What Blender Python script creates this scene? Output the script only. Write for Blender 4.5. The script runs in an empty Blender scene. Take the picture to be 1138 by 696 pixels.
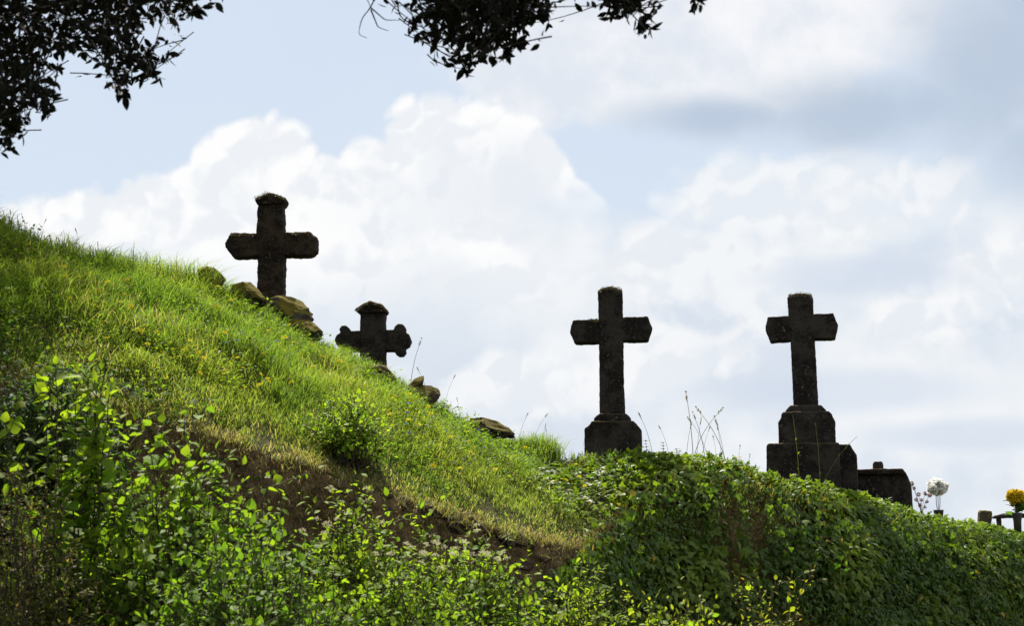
import bpy, math
import numpy as np
from mathutils import Vector

R_ = np.random.RandomState(11)
TH = math.radians(8.0); F = 1800.0; CAMZ = 1.6
SC = bpy.context.scene

# ---------------------------------------------------------------- camera
cam_d = bpy.data.cameras.new("camera"); cam = bpy.data.objects.new("camera", cam_d)
SC.collection.objects.link(cam); SC.camera = cam
cam.location = (0, 0, CAMZ); cam.rotation_euler = (math.radians(90) + TH, 0, 0)
cam_d.sensor_width = 36; cam_d.lens = F / 1138 * 36
cam_d.clip_end = 6000; cam_d.clip_start = 0.1
cam_d.dof.use_dof = True; cam_d.dof.focus_distance = 17.2; cam_d.dof.aperture_fstop = 6.3

# ---------------------------------------------------------------- exposure, sun, sky
EXPO = 1.0
SC.view_settings.view_transform = 'Standard'; SC.view_settings.look = 'None'
SC.view_settings.exposure = EXPO; SC.view_settings.gamma = 1
SC.view_settings.use_curve_mapping = False
SC.render.engine = 'CYCLES'
SC.cycles.max_bounces = 6; SC.cycles.diffuse_bounces = 3; SC.cycles.transmission_bounces = 4
SC.cycles.use_denoising = True

SUN_EL = math.radians(60); SUN_AZ = math.radians(-18)      # azimuth from +Y towards +X
SUN_DIR = Vector((math.sin(SUN_AZ) * math.cos(SUN_EL), math.cos(SUN_AZ) * math.cos(SUN_EL), math.sin(SUN_EL)))
sun_d = bpy.data.lights.new("sun", 'SUN'); sun = bpy.data.objects.new("sun", sun_d)
SC.collection.objects.link(sun)
sun_d.energy = 5.0; sun_d.angle = math.radians(0.5); sun_d.color = (1, 0.94, 0.84)
sun.rotation_euler = SUN_DIR.to_track_quat('Z', 'Y').to_euler()

SKY_STRENGTH = 0.06
world = bpy.data.worlds.new("World"); SC.world = world; world.use_nodes = True
nt = world.node_tree; nt.nodes.clear()


class S:
    """A float socket with arithmetic, so that node graphs can be written as formulas."""
    tree = nt

    def __init__(self, sock): self.s = sock

    @staticmethod
    def math(op, *args, clamp=False):
        n = S.tree.nodes.new('ShaderNodeMath'); n.operation = op; n.use_clamp = clamp
        for i, a in enumerate(args):
            if isinstance(a, S): S.tree.links.new(a.s, n.inputs[i])
            else: n.inputs[i].default_value = a
        return S(n.outputs[0])

    def __add__(a, b): return S.math('ADD', a, b)
    __radd__ = __add__
    def __sub__(a, b): return S.math('SUBTRACT', a, b)
    def __rsub__(a, b): return S.math('SUBTRACT', b, a)
    def __mul__(a, b): return S.math('MULTIPLY', a, b)
    __rmul__ = __mul__
    def __truediv__(a, b): return S.math('DIVIDE', a, b)


def smax(a, b): return S.math('MAXIMUM', a, b)
def smooth(x, lo, hi):
    n = S.tree.nodes.new('ShaderNodeMapRange'); n.interpolation_type = 'SMOOTHSTEP'
    S.tree.links.new(x.s, n.inputs[0]); n.inputs[1].default_value = lo; n.inputs[2].default_value = hi
    return S(n.outputs[0])
def noise(vec, scale, detail=6, rough=0.55, dist=0.0):
    n = S.tree.nodes.new('ShaderNodeTexNoise'); n.inputs['Scale'].default_value = scale
    n.inputs['Detail'].default_value = detail; n.inputs['Roughness'].default_value = rough
    n.inputs['Distortion'].default_value = dist
    S.tree.links.new(vec, n.inputs['Vector']); return S(n.outputs[0])
def mixc(f, a, b):
    n = S.tree.nodes.new('ShaderNodeMix'); n.data_type = 'RGBA'
    for k, v in ((6, a), (7, b)):
        if isinstance(v, tuple): n.inputs[k].default_value = (*v, 1)
        else: S.tree.links.new(v, n.inputs[k])
    if isinstance(f, S): S.tree.links.new(f.s, n.inputs[0])
    else: n.inputs[0].default_value = f
    return n.outputs[2]
def lin(r, g, b):
    f = lambda c: (c / 255 / 12.92) if c < 11 else ((c / 255 + 0.055) / 1.055) ** 2.4
    return (f(r), f(g), f(b))


K = 1.0 / (2 ** EXPO) / SKY_STRENGTH
def cl(r, g, b): return tuple(c * K for c in lin(r, g, b))   # a cloud's radiance


def build_sky():
    S.tree = nt
    tc = nt.nodes.new('ShaderNodeTexCoord'); D = tc.outputs['Generated']
    sep = nt.nodes.new('ShaderNodeSeparateXYZ'); nt.links.new(D, sep.inputs[0])
    X, Y, Z = (S(o) for o in sep.outputs)
    # azimuth and elevation of the direction, in units in which 1 is about 32 degrees
    u = S.math('ARCTAN2', X, Y) * 1.8 + 0.569
    v = 0.601 - S.math('ARCSINE', Z) * 1.8
    n_big = noise(D, 7, 3, 0.5) - 0.5
    n_mid = noise(D, 22, 7, 0.58) - 0.5
    n_fin = noise(D, 60, 6, 0.6) - 0.5
    # sampled again a little towards the sun: the difference shades the billows
    off = nt.nodes.new('ShaderNodeVectorMath'); off.operation = 'ADD'
    nt.links.new(D, off.inputs[0]); off.inputs[1].default_value = (-0.012, 0, 0.016)
    n_mid2 = noise(off.outputs[0], 22, 7, 0.58) - 0.5
    relief = n_mid - n_mid2
    wob = nt.nodes.new('ShaderNodeTexNoise'); wob.inputs['Scale'].default_value = 14; wob.inputs['Detail'].default_value = 5; nt.links.new(D, wob.inputs['Vector'])
    wv = nt.nodes.new('ShaderNodeVectorMath'); wv.operation = 'MULTIPLY_ADD'; nt.links.new(wob.outputs['Color'], wv.inputs[0]); wv.inputs[1].default_value = (.05, .05, .05); nt.links.new(D, wv.inputs[2])
    def puffs(vec, scale):
        a = S.math('ABSOLUTE', noise(vec, scale, 0) - 0.5); b = S.math('ABSOLUTE', noise(vec, scale * 2.3, 1) - 0.5)
        return a * 1.7 + b * 1.0 - 0.34
    wv2 = nt.nodes.new('ShaderNodeVectorMath'); wv2.operation = 'ADD'; nt.links.new(wv.outputs[0], wv2.inputs[0]); wv2.inputs[1].default_value = (-0.005, 0, 0.009)
    puff = puffs(wv.outputs[0], 15); puff_b = puffs(wv2.outputs[0], 15); bill = puff - puff_b

    def blob(cx, cy, rx, ry):
        a = (u - cx) / rx; b = (v - cy) / ry
        return 1.0 - S.math('SQRT', a * a + b * b)
    def union(bl):
        r = blob(*bl[0])
        for q in bl[1:]: r = smax(r, blob(*q))
        return r
    sky = nt.nodes.new('ShaderNodeTexSky'); sky.sky_type = 'NISHITA'; sky.sun_disc = False
    sky.sun_elevation = SUN_EL; sky.sun_rotation = SUN_AZ
    sky.air_density = 1.2; sky.dust_density = 1.0
    # thin veil that pales the blue in front
    front = smooth(Y, -0.35, 0.7)
    veil = (0.30 + 0.5 * smooth(n_big + 0.25 * n_mid, -0.1, 0.25) * 0.3) + front * 0.50
    c = mixc(veil, sky.outputs[0], cl(219, 230, 244))
    # scattered clouds all round
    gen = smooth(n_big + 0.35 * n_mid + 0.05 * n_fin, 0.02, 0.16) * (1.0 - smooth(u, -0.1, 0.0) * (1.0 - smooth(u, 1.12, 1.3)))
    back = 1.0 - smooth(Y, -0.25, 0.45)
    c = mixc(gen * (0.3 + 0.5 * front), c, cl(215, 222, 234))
    # unseen clouds behind the viewer, added far brighter to fill the shadows
    fill_cloud = smooth(n_big + 0.35 * n_mid, -0.10, 0.14) * back * smooth(Z, 0.0, 0.25)
    c = mixc(fill_cloud * 0.9, c, tuple(q * 2.3 for q in cl(250, 248, 242)))
    # pale overcast low over the horizon, with brighter and bluer drifts
    low = smooth(v + n_big * 0.22 + n_mid * 0.10, 0.20, 0.30) * smooth(u + n_mid * 0.1, -0.1, 0.62)
    low_all = smax(low, smooth(v + n_big * 0.1, 0.30, 0.45))
    drift = smooth(n_big + 0.45 * n_mid, -0.12, 0.17)
    c_low = mixc(drift, cl(217, 226, 238), cl(243, 246, 249))
    c = mixc(low_all * (0.3 + 0.7 * front), c, c_low)
    # bright bank right of the middle
    bank = union([(0.84, 0.225, 0.14, 0.06), (0.98, 0.235, 0.16, 0.065), (0.76, 0.30, 0.14, 0.07)])
    a = smooth(bank + puff * .6 + n_mid * 0.8 + n_fin * .35, 0.02, 0.5)
    c = mixc(a * 0.8, c, mixc(smooth(bill + relief * .6, -.1, .1), cl(234, 239, 245), cl(249, 250, 251)))
    bank2 = union([(1.09, 0.33, 0.10, 0.075), (1.02, 0.36, 0.09, 0.05), (0.58, 0.44, 0.12, 0.06), (0.75, 0.40, 0.12, 0.05)])
    a = smooth(bank2 + puff * .6 + n_mid * 0.9 + n_fin * .4, 0.05, 0.45)
    c = mixc(a * 0.8, c, mixc(smooth(bill + relief * .6, -.1, .1), cl(234, 239, 245), cl(249, 250, 251)))
    blue = union([(0.96, 0.315, 0.16, 0.03), (0.93, 0.44, 0.2, 0.035), (1.05, 0.49, 0.14, 0.025)])
    a = smooth(blue + n_mid * 1.0, 0.0, 0.7)
    c = mixc(a * 0.55, c, cl(205, 217, 235))
    # upper right: white top, slate underside
    up = union([(0.84, 0.04, 0.30, 0.10), (0.66, 0.07, 0.20, 0.10), (0.86, 0.09, 0.14, 0.055), (0.98, 0.03, 0.10, 0.08)])
    a = smooth(up + puff * .4 + n_mid * 0.7 + n_fin * .3, -0.02, 0.4)
    c = mixc(a * 0.92, c, mixc(smooth(n_mid + 0.7 * n_big, -0.2, 0.2), cl(226, 232, 241), cl(250, 250, 252)))
    slate = union([(0.98, 0.135, 0.24, 0.06), (0.80, 0.135, 0.16, 0.035), (1.11, 0.09, 0.15, 0.17), (1.14, 0.02, 0.11, 0.12), (1.16, 0.19, 0.11, 0.08)])
    a = smooth(slate + n_mid * 0.9 + n_fin * .2 + n_big * 0.3, -0.05, 0.95)
    c = mixc(a * 0.85, c, cl(185, 200, 219))
    # the tall cumulus behind the crosses
    cum = union([(0.50, 0.205, 0.095, 0.105), (0.43, 0.235, 0.10, 0.085), (0.565, 0.21, 0.08, 0.075), (0.60, 0.25, 0.09, 0.06), (0.36, 0.23, 0.06, 0.06), (0.285, 0.225, 0.085, 0.095),
                 (0.20, 0.275, 0.11, 0.085), (0.10, 0.305, 0.12, 0.09), (0.35, 0.36, 0.38, 0.14), (0.0, 0.36, 0.16, 0.1)])
    d = cum + puff * 0.45 + n_mid * 0.22 + n_fin * 0.14 + n_big * 0.12 + 0.05
    edge = smooth(d, 0.0, 0.145)
    fade = 1.0 - smooth(v + n_big * 0.2 + n_mid * 0.12, 0.27, 0.40)
    side = 1.0 - smooth(u + n_mid * 0.2, 0.54, 0.70) * smooth(v, 0.17, 0.26)
    core = smooth(d + n_mid * 0.7, 0.25, 0.75)
    sh = smooth(relief * 1.1 + bill * 1.3 + n_mid * 0.3 + 0.05, -0.14, 0.20)
    c_cum = mixc(sh, cl(238, 242, 247), cl(254, 254, 254))
    c_cum = mixc(core * smooth(u, .3, .55) * 0.75, c_cum, cl(232, 237, 244))
    c = mixc(edge * fade * side, c, c_cum)
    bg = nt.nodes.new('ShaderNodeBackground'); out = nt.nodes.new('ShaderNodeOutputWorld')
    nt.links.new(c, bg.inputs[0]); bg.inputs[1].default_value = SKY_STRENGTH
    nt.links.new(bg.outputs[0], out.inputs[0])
build_sky()
world.cycles.sampling_method = 'MANUAL'; world.cycles.sample_map_resolution = 512


# ---------------------------------------------------------------- helpers
def P(px, py, d):
    """The point seen at (px, py) of the 1138 x 696 photograph at depth d."""
    un = (348 - np.asarray(py, float)) / F
    return np.stack([d * (np.asarray(px, float) - 569) / F + 0 * un, d * (math.cos(TH) - un * math.sin(TH)),
                     CAMZ + d * (math.sin(TH) + un * math.cos(TH))], -1)
def proj(p):
    p = np.asarray(p, float); y = p[..., 1]; z = p[..., 2] - CAMZ
    d = y * math.cos(TH) + z * math.sin(TH); h = -y * math.sin(TH) + z * math.cos(TH)
    dd = np.where(d > 0.05, d, 0.05)
    return 569 + F * p[..., 0] / dd, 348 - F * h / dd, d


def hash2(ix, iy, seed):
    h = (ix.astype(np.int64) * 374761393 + iy.astype(np.int64) * 668265263 + seed * 1442695041) & 0xffffffff
    h = ((h ^ (h >> 13)) * 1274126177) & 0xffffffff
    return ((h ^ (h >> 16)) & 0xffff) / 65535.0
def vnoise(x, y, seed=0):
    x = np.asarray(x, float); y = np.asarray(y, float)
    ix = np.floor(x); iy = np.floor(y); fx = x - ix; fy = y - iy
    fx = fx * fx * (3 - 2 * fx); fy = fy * fy * (3 - 2 * fy)
    a = hash2(ix, iy, seed); b = hash2(ix + 1, iy, seed); c = hash2(ix, iy + 1, seed); d = hash2(ix + 1, iy + 1, seed)
    return (a * (1 - fx) + b * fx) * (1 - fy) + (c * (1 - fx) + d * fx) * fy
def fbm(x, y, seed=0, oct=4):
    s = 0; a = 0.5; t = 0
    for i in range(oct):
        s = s + a * vnoise(np.asarray(x) * 2 ** i, np.asarray(y) * 2 ** i, seed + i * 17); t += a; a *= 0.5
    return s / t - 0.5
def fbm3(p, seed=0, oct=3):
    return (fbm(p[:, 0] + p[:, 2] * .7, p[:, 1] - p[:, 2] * .6, seed, oct) + fbm(p[:, 0] - 3.1 * p[:, 2] * .3, p[:, 2] + .5 * p[:, 1], seed + 5, oct))


class Acc:
    """Collects vertices, faces and a per-vertex tint; builds ONE mesh object."""
    def __init__(s): s.V = []; s.T = []; s.FI = []; s.FN = []; s.n = 0
    def add(s, V, faces, tint):
        """faces: list of (m, k) index arrays"""
        V = np.asarray(V, float).reshape(-1, 3); tint = np.asarray(tint, float)
        if tint.ndim == 1: tint = np.tile(tint[:3], (len(V), 1))
        s.V.append(V); s.T.append(tint[:, :3])
        for f in faces:
            f = np.asarray(f, np.int64)
            if len(f) == 0: continue
            s.FI.append((f + s.n).ravel()); s.FN.append(np.full(len(f), f.shape[1], np.int64))
        s.n += len(V)
    def mesh(s, name, smooth_=False):
        V = np.concatenate(s.V); T = np.concatenate(s.T); FI = np.concatenate(s.FI); FN = np.concatenate(s.FN)
        me = bpy.data.meshes.new(name)
        me.vertices.add(len(V)); me.vertices.foreach_set('co', V.astype(np.float32).ravel())
        me.loops.add(len(FI)); me.loops.foreach_set('vertex_index', FI.astype(np.int32))
        me.polygons.add(len(FN)); st = np.concatenate([[0], np.cumsum(FN)[:-1]])
        me.polygons.foreach_set('loop_start', st.astype(np.int32))
        me.polygons.foreach_set('loop_total', FN.astype(np.int32))
        if smooth_: me.polygons.foreach_set('use_smooth', np.ones(len(FN), bool))
        me.update(calc_edges=True); me.validate()
        at = me.color_attributes.new('tint', 'FLOAT_COLOR', 'POINT')
        at.data.foreach_set('color', np.concatenate([T, np.ones((len(T), 1))], 1).astype(np.float32).ravel())
        return me
    def build(s, name, mat, parent=None, smooth_=False, base=None):
        if base is not None:
            s.V = [v - np.asarray(base) for v in s.V]
        ob = bpy.data.objects.new(name, s.mesh(name, smooth_)); ob.data.materials.append(mat)
        SC.collection.objects.link(ob)
        if parent is not None: ob.parent = parent
        elif base is not None: ob.location = base
        return ob


def empty(name, loc, label, cat, group=None):
    o = bpy.data.objects.new(name, None); SC.collection.objects.link(o); o.location = loc
    o.empty_display_size = 0.2
    return tag(o, label, cat, group)
def tag(o, label, cat, group=None, kind=None):
    if label: o['label'] = label
    if cat: o['category'] = cat
    if group: o['group'] = group
    if kind: o['kind'] = kind
    return o


def unit(a): return a / np.maximum(np.linalg.norm(a, axis=-1, keepdims=True), 1e-9)
def inst(tv, P0, A, N, Sz, sx=None):
    """Template vertices tv placed at P0: y along A, z along N, scaled Sz."""
    A = unit(A); Xx = unit(np.cross(A, N)); Nn = np.cross(Xx, A)
    w = tv[None] * np.asarray(Sz)[:, None, None]
    if sx is not None: w = w * np.stack([sx, np.ones_like(sx), np.ones_like(sx)], -1)[:, None, :]
    return P0[:, None] + w[..., 0:1] * Xx[:, None] + w[..., 1:2] * A[:, None] + w[..., 2:3] * Nn[:, None]
def add_inst(acc, tmpl, P0, A, N, Sz, tint, sx=None):
    tv, tf = tmpl; n = len(P0)
    if n == 0: return
    V = inst(tv, P0, A, N, Sz, sx); k = len(tv); o = (np.arange(n) * k)[:, None, None]
    acc.add(V.reshape(-1, 3), [(np.asarray(f)[None] + o).reshape(-1, len(f[0])) for f in tf if len(f)], np.repeat(tint, k, 0))


def leaf_tmpl(width, rows=(0.22, 0.5, 0.78), prof=(0.8, 1.0, 0.6), fold=0.22, droop=0.18):
    v = [(0, 0, 0)]
    for s, w in zip(rows, prof):
        z = -droop * s * s; hw = width * w
        v += [(-hw, s, z + fold * hw), (0, s, z), (hw, s, z + fold * hw)]
    v.append((0, 1, -droop)); m = len(v) - 1
    tri = [(0, 2, 1), (0, 3, 2)]; quad = []
    for i in range(len(rows) - 1):
        a = 1 + 3 * i
        quad += [(a, a + 1, a + 4, a + 3), (a + 1, a + 2, a + 5, a + 4)]
    a = 1 + 3 * (len(rows) - 1)
    tri += [(a, a + 1, m), (a + 1, a + 2, m)]
    return np.array(v, float), [tri, quad]
LEAF_OVATE = leaf_tmpl(0.30); LEAF_BROAD = leaf_tmpl(0.40, prof=(0.9, 1.0, 0.55)); LEAF_NARROW = leaf_tmpl(0.20)
LEAF_OAK = leaf_tmpl(0.23, fold=.3, droop=.1); LEAF_SMALL = leaf_tmpl(0.32, rows=(0.45,), prof=(1.0,))
def ivy_tmpl():
    o = [(0, 0), (-.34, -.12), (-.50, .22), (-.26, .38), (0, 1.0), (.26, .38), (.50, .22), (.34, -.12)]
    v = [(0, .3, 0.06)] + [(x, y, -0.10 * abs(x) * 2 - .08 * max(y, 0)) for x, y in o]
    return np.array(v), [[(0, i + 1, (i + 1) % 8 + 1) for i in range(8)]]
IVY = ivy_tmpl()


def tube(acc, pts, rad, tint, k=5):
    pts = np.asarray(pts, float); n = len(pts); rad = np.broadcast_to(np.asarray(rad, float), (n,))
    t = unit(np.gradient(pts, axis=0)); ref = np.array([0.31, 0.17, 0.93]) if abs(t[0, 2]) < .9 else np.array([1., .1, .05])
    a = unit(np.cross(t, ref)); b = np.cross(t, a)
    ang = np.arange(k) * 2 * math.pi / k
    V = pts[:, None] + rad[:, None, None] * (np.cos(ang)[None, :, None] * a[:, None] + np.sin(ang)[None, :, None] * b[:, None])
    i = np.arange(n - 1)[:, None] * k; j = np.arange(k)[None]; j2 = (j + 1) % k
    q = np.stack([i + j, i + j2, i + k + j2, i + k + j], -1).reshape(-1, 4)
    acc.add(V.reshape(-1, 3), [q], tint)
def bez(p0, p1, p2, n):
    t = np.linspace(0, 1, n)[:, None]
    return (1 - t) ** 2 * np.asarray(p0) + 2 * t * (1 - t) * np.asarray(p1) + t * t * np.asarray(p2)
def vary(base, n, amt=0.25, hue=0.12):
    """n tints round a base colour: brightness and yellow-green shift of whole leaves."""
    k = 1 + amt * R_.uniform(-1, 1, (n, 1)); h = R_.uniform(-1, 1, n)
    c = np.asarray(base)[None] * k
    c[:, 0] *= 1 + hue * 1.6 * h; c[:, 1] *= 1 + hue * 0.4 * h; c[:, 2] *= 1 - hue * h
    return np.clip(c, 0.003, 1)


def blades(acc, base, up, lean, h, w, tint, seg=3):
    """Curved tapering blades: base (n,3), up and lean directions, height h, width w."""
    n = len(base); side = unit(np.cross(lean, np.array([0, 0, 1.0]) + 0 * lean)); rows = []
    for i in range(seg):
        s = i / seg; c = base + up * (h * s)[:, None] * (1 - 0.35 * s * s) + lean * (h * s * s)[:, None]
        hw = (w * (1 - 0.75 * s * s) / 2)[:, None]
        rows += [c - side * hw, c + side * hw]
    rows.append(base + up * (h * 0.65)[:, None] + lean * h[:, None])
    V = np.stack(rows, 1); k = V.shape[1]; o = (np.arange(n) * k)[:, None, None]
    q = [(2 * i, 2 * i + 1, 2 * i + 3, 2 * i + 2) for i in range(seg - 1)]; t = [(k - 3, k - 2, k - 1)]
    f = [(np.array(t)[None] + o).reshape(-1, 3)]
    if q: f.append((np.array(q)[None] + o).reshape(-1, 4))
    acc.add(V.reshape(-1, 3), f, np.repeat(tint, k, 0))

# ---------------------------------------------------------------- materials
def new_mat(name):
    m = bpy.data.materials.new(name); m.use_nodes = True; m.node_tree.nodes.clear(); S.tree = m.node_tree
    return m, m.node_tree
def attr_color(t):
    a = t.nodes.new('ShaderNodeAttribute'); a.attribute_name = 'tint'; return a.outputs['Color']
def principled(t, col, rough, spec=0.5, bump=None, bump_d=0.01):
    p = t.nodes.new('ShaderNodeBsdfPrincipled')
    if isinstance(col, tuple): p.inputs['Base Color'].default_value = (*col, 1)
    else: t.links.new(col, p.inputs['Base Color'])
    if isinstance(rough, S): t.links.new(rough.s, p.inputs['Roughness'])
    else: p.inputs['Roughness'].default_value = rough
    p.inputs['Specular IOR Level'].default_value = spec
    if bump is not None:
        b = t.nodes.new('ShaderNodeBump'); b.inputs['Distance'].default_value = bump_d; b.inputs['Strength'].default_value = 1
        t.links.new(bump.s, b.inputs['Height']); t.links.new(b.outputs[0], p.inputs['Normal'])
    return p
def output(t, sh):
    o = t.nodes.new('ShaderNodeOutputMaterial'); t.links.new(sh, o.inputs[0])
def foliage_mat(name, rough=0.45, trans=0.45, spec=0.5, tr_col=(1.25, 1.35, 0.45)):
    m, t = new_mat(name); c = attr_color(t)
    p = principled(t, c, rough, spec)
    tr = t.nodes.new('ShaderNodeBsdfTranslucent')
    mu = t.nodes.new('ShaderNodeMix'); mu.data_type = 'RGBA'; mu.blend_type = 'MULTIPLY'; mu.inputs[0].default_value = 1
    t.links.new(c, mu.inputs[6]); mu.inputs[7].default_value = (*[x * 1.5 for x in tr_col], 1)
    t.links.new(mu.outputs[2], tr.inputs[0])
    mx = t.nodes.new('ShaderNodeMixShader'); mx.inputs[0].default_value = trans
    t.links.new(p.outputs[0], mx.inputs[1]); t.links.new(tr.outputs[0], mx.inputs[2])
    output(t, mx.outputs[0]); return m
M_GRASS = foliage_mat("grass_blades", 0.5, 0.52, 0.25)
M_LEAF = foliage_mat("shrub_leaves", 0.6, 0.5, 0.2)
M_IVY = foliage_mat("ivy_leaves", 0.5, 0.38, 0.26)
M_OAK = foliage_mat("oak_leaves", 0.6, 0.08, 0.15, (1, 1, 0.5))
M_PETAL = foliage_mat("petals", 0.8, 0.3, 0.05, (.7, .7, .7))
def bark_mat():
    m, t = new_mat("bark"); c = attr_color(t)
    tc = t.nodes.new('ShaderNodeTexCoord'); n = noise(tc.outputs['Object'], 25, 5)
    col = mixc(n, c, (0.03, 0.024, 0.018))
    output(t, principled(t, col, 0.85, 0.2, n, 0.004).outputs[0]); return m
M_BARK = bark_mat()
def stone_mat(name, base, light, moss, moss_amt=0.5, lichen=0.5, scale=1.0, lo=0.72):
    m, t = new_mat(name)
    tc = t.nodes.new('ShaderNodeTexCoord'); V = tc.outputs['Object']
    info = t.nodes.new('ShaderNodeObjectInfo')
    va = t.nodes.new('ShaderNodeVectorMath'); va.operation = 'ADD'; t.links.new(V, va.inputs[0]); t.links.new(info.outputs['Location'], va.inputs[1])
    V = va.outputs[0]
    n1 = noise(V, 4 * scale, 6, 0.65); n2 = noise(V, 30 * scale, 5, 0.7); n3 = noise(V, 90 * scale, 4, 0.7)
    geo = t.nodes.new('ShaderNodeNewGeometry'); sp = t.nodes.new('ShaderNodeSeparateXYZ'); t.links.new(geo.outputs['Normal'], sp.inputs[0])
    nz = S(sp.outputs[2])
    c = mixc(smooth(n1 + 0.5 * (n2 - 0.5), 0.42, 0.58), base, tuple(x * 0.30 for x in base))
    c = mixc(smooth(n2 + 0.4 * (n1 - 0.5), 0.60, 0.70) * lichen, c, light)
    c = mixc(smooth(n3 + 0.3 * (n2 - 0.5), 0.64, 0.72) * lichen * 0.7, c, tuple(x * 1.3 for x in light))
    c = mixc(smooth(n1 + 0.25 * (n3 - .5) + nz * 0.45, lo, lo + 0.2) * moss_amt, c, moss)
    h = n2 * 0.6 + n3 * 0.4 + n1
    output(t, principled(t, c, 0.92, 0.15, h, 0.012).outputs[0]); return m
M_STONE = stone_mat("weathered_stone", (0.036, 0.030, 0.026), (0.12, 0.112, 0.095), (0.060, 0.040, 0.013), 1.0, 0.85)
M_MOSSY = stone_mat("mossy_stone", (0.040, 0.029, 0.021), (0.13, 0.10, 0.06), (0.085, 0.055, 0.014), 1.2, 0.8)
M_ROCK = stone_mat("field_rock", (0.055, 0.046, 0.040), (0.16, 0.148, 0.128), (0.105, 0.085, 0.012), 1.0, 0.8, 1.6, 0.44)
M_BANKROCK = stone_mat("bank_rock", (0.075, 0.053, 0.038), (0.17, 0.13, 0.095), (0.10, 0.085, 0.018), 0.9, 0.5, 2.0, 0.58)


# ---------------------------------------------------------------- terrain
def curve(rows):
    p = np.array([P(*r) for r in rows]); p = p[np.argsort(p[:, 0])]; return p
CREST = curve([(-900, 20, 17), (-300, 150, 15.5), (-100, 218, 15.2), (0, 258, 15.2), (60, 279, 15.3), (120, 298, 15.5), (200, 322, 16), (280, 348, 16.3), (350, 388, 16.5),
               (430, 426, 16.7), (500, 467, 16.8), (560, 498, 17), (620, 514, 17), (680, 512, 17), (740, 514, 17.2), (800, 522, 17.6), (860, 538, 18.2), (940, 557, 19.0),
               (1020, 579, 20.1), (1138, 601, 22.2), (1300, 602, 25.5), (2200, 598, 55)])
BROW = curve([(-900, 300, 12), (-300, 362, 12), (-100, 392, 12), (0, 422, 12.1), (150, 466, 12.3), (250, 492, 12.6), (330, 515, 12.8), (400, 541, 13), (500, 577, 13.5), (600, 604, 14),
              (645, 612, 14.6), (675, 590, 15.4), (700, 555, 16.2), (740, 530, 16.9), (800, 532, 17.2), (860, 548, 17.8), (940, 567, 18.6), (1020, 588, 19.7),
              (1138, 608, 21.8), (1300, 606, 25.1), (2200, 600, 54.5)])
def edges(x):
    yb = np.interp(x, BROW[:, 0], BROW[:, 1]) + (0.16 * fbm(np.asarray(x) * 1.6, 0 * np.asarray(x) + 3.3, 5) + 0.12 * fbm(np.asarray(x) * 7, 0 * np.asarray(x) + 9.3, 6))
    zb = np.interp(x, BROW[:, 0], BROW[:, 2]); yc = np.interp(x, CREST[:, 0], CREST[:, 1]); zc = np.interp(x, CREST[:, 0], CREST[:, 2])
    yc = np.maximum(yc, yb + 0.25)
    drop = np.interp(x, [-8, -1, 0.4, 1.2, 8, 20], [1.3, 1.15, 1.1, 1.9, 2.0, 1.9])
    zf = np.maximum(zb - drop, 0.12); yf = yb - np.interp(x, [-8, 0.4, 1.2, 8], [0.30, 0.28, 0.5, 0.6])
    return yb, zb, yc, zc, yf, zf
def H(x, y):
    x = np.asarray(x, float); y = np.asarray(y, float)
    yb, zb, yc, zc, yf, zf = edges(x)
    s1 = np.clip((y - (yf - 6)) / 6, 0, 1); z_front = zf * s1 ** 1.6
    t = np.clip((y - yf) / (yb - yf), 0, 1); tt = t ** 0.75
    z_face = zf + (zb - zf) * tt
    s = np.clip((y - yb) / (yc - yb), 0, 1)
    z_slope = zb + (zc - zb) * (s + 0.12 * np.sin(s * math.pi))
    back = np.clip(y - yc, 0, None)
    left = np.clip((0.6 - x) / 1.5, 0, 1)
    fall = np.clip((back - 14) / 45, 0, 1); fall = fall * fall * (3 - 2 * fall)
    z_back = (zc - left * 0.16 * np.minimum(back, 6) - 0.01 * np.minimum(back, 14)) * (1 - fall)
    z = np.where(y < yf, z_front, np.where(y < yb, z_face, np.where(y < yc, z_slope, z_back)))
    on_slope = np.clip((y - yb) * 2, 0, 1) * np.clip((yc + 6 - y) / 4, 0, 1)
    face = ((y > yf - .3) & (y < yb)).astype(float)
    near = np.clip(1.5 - np.hypot(x, y - 10) / 45, 0, 1)
    z = z + near * ((0.10 * fbm(x * 1.1, y * 1.1, 2) + 0.05 * fbm(x * 4, y * 4, 9)) * (0.4 + on_slope) * np.where(y < yf, .6, 1))
    z = z + face * t * (1 - t) * 4 * (np.interp(x, [.4, 1.2], [.5, .26]) * fbm(x * 3.2, y * 7.0, 21))
    return z


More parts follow.
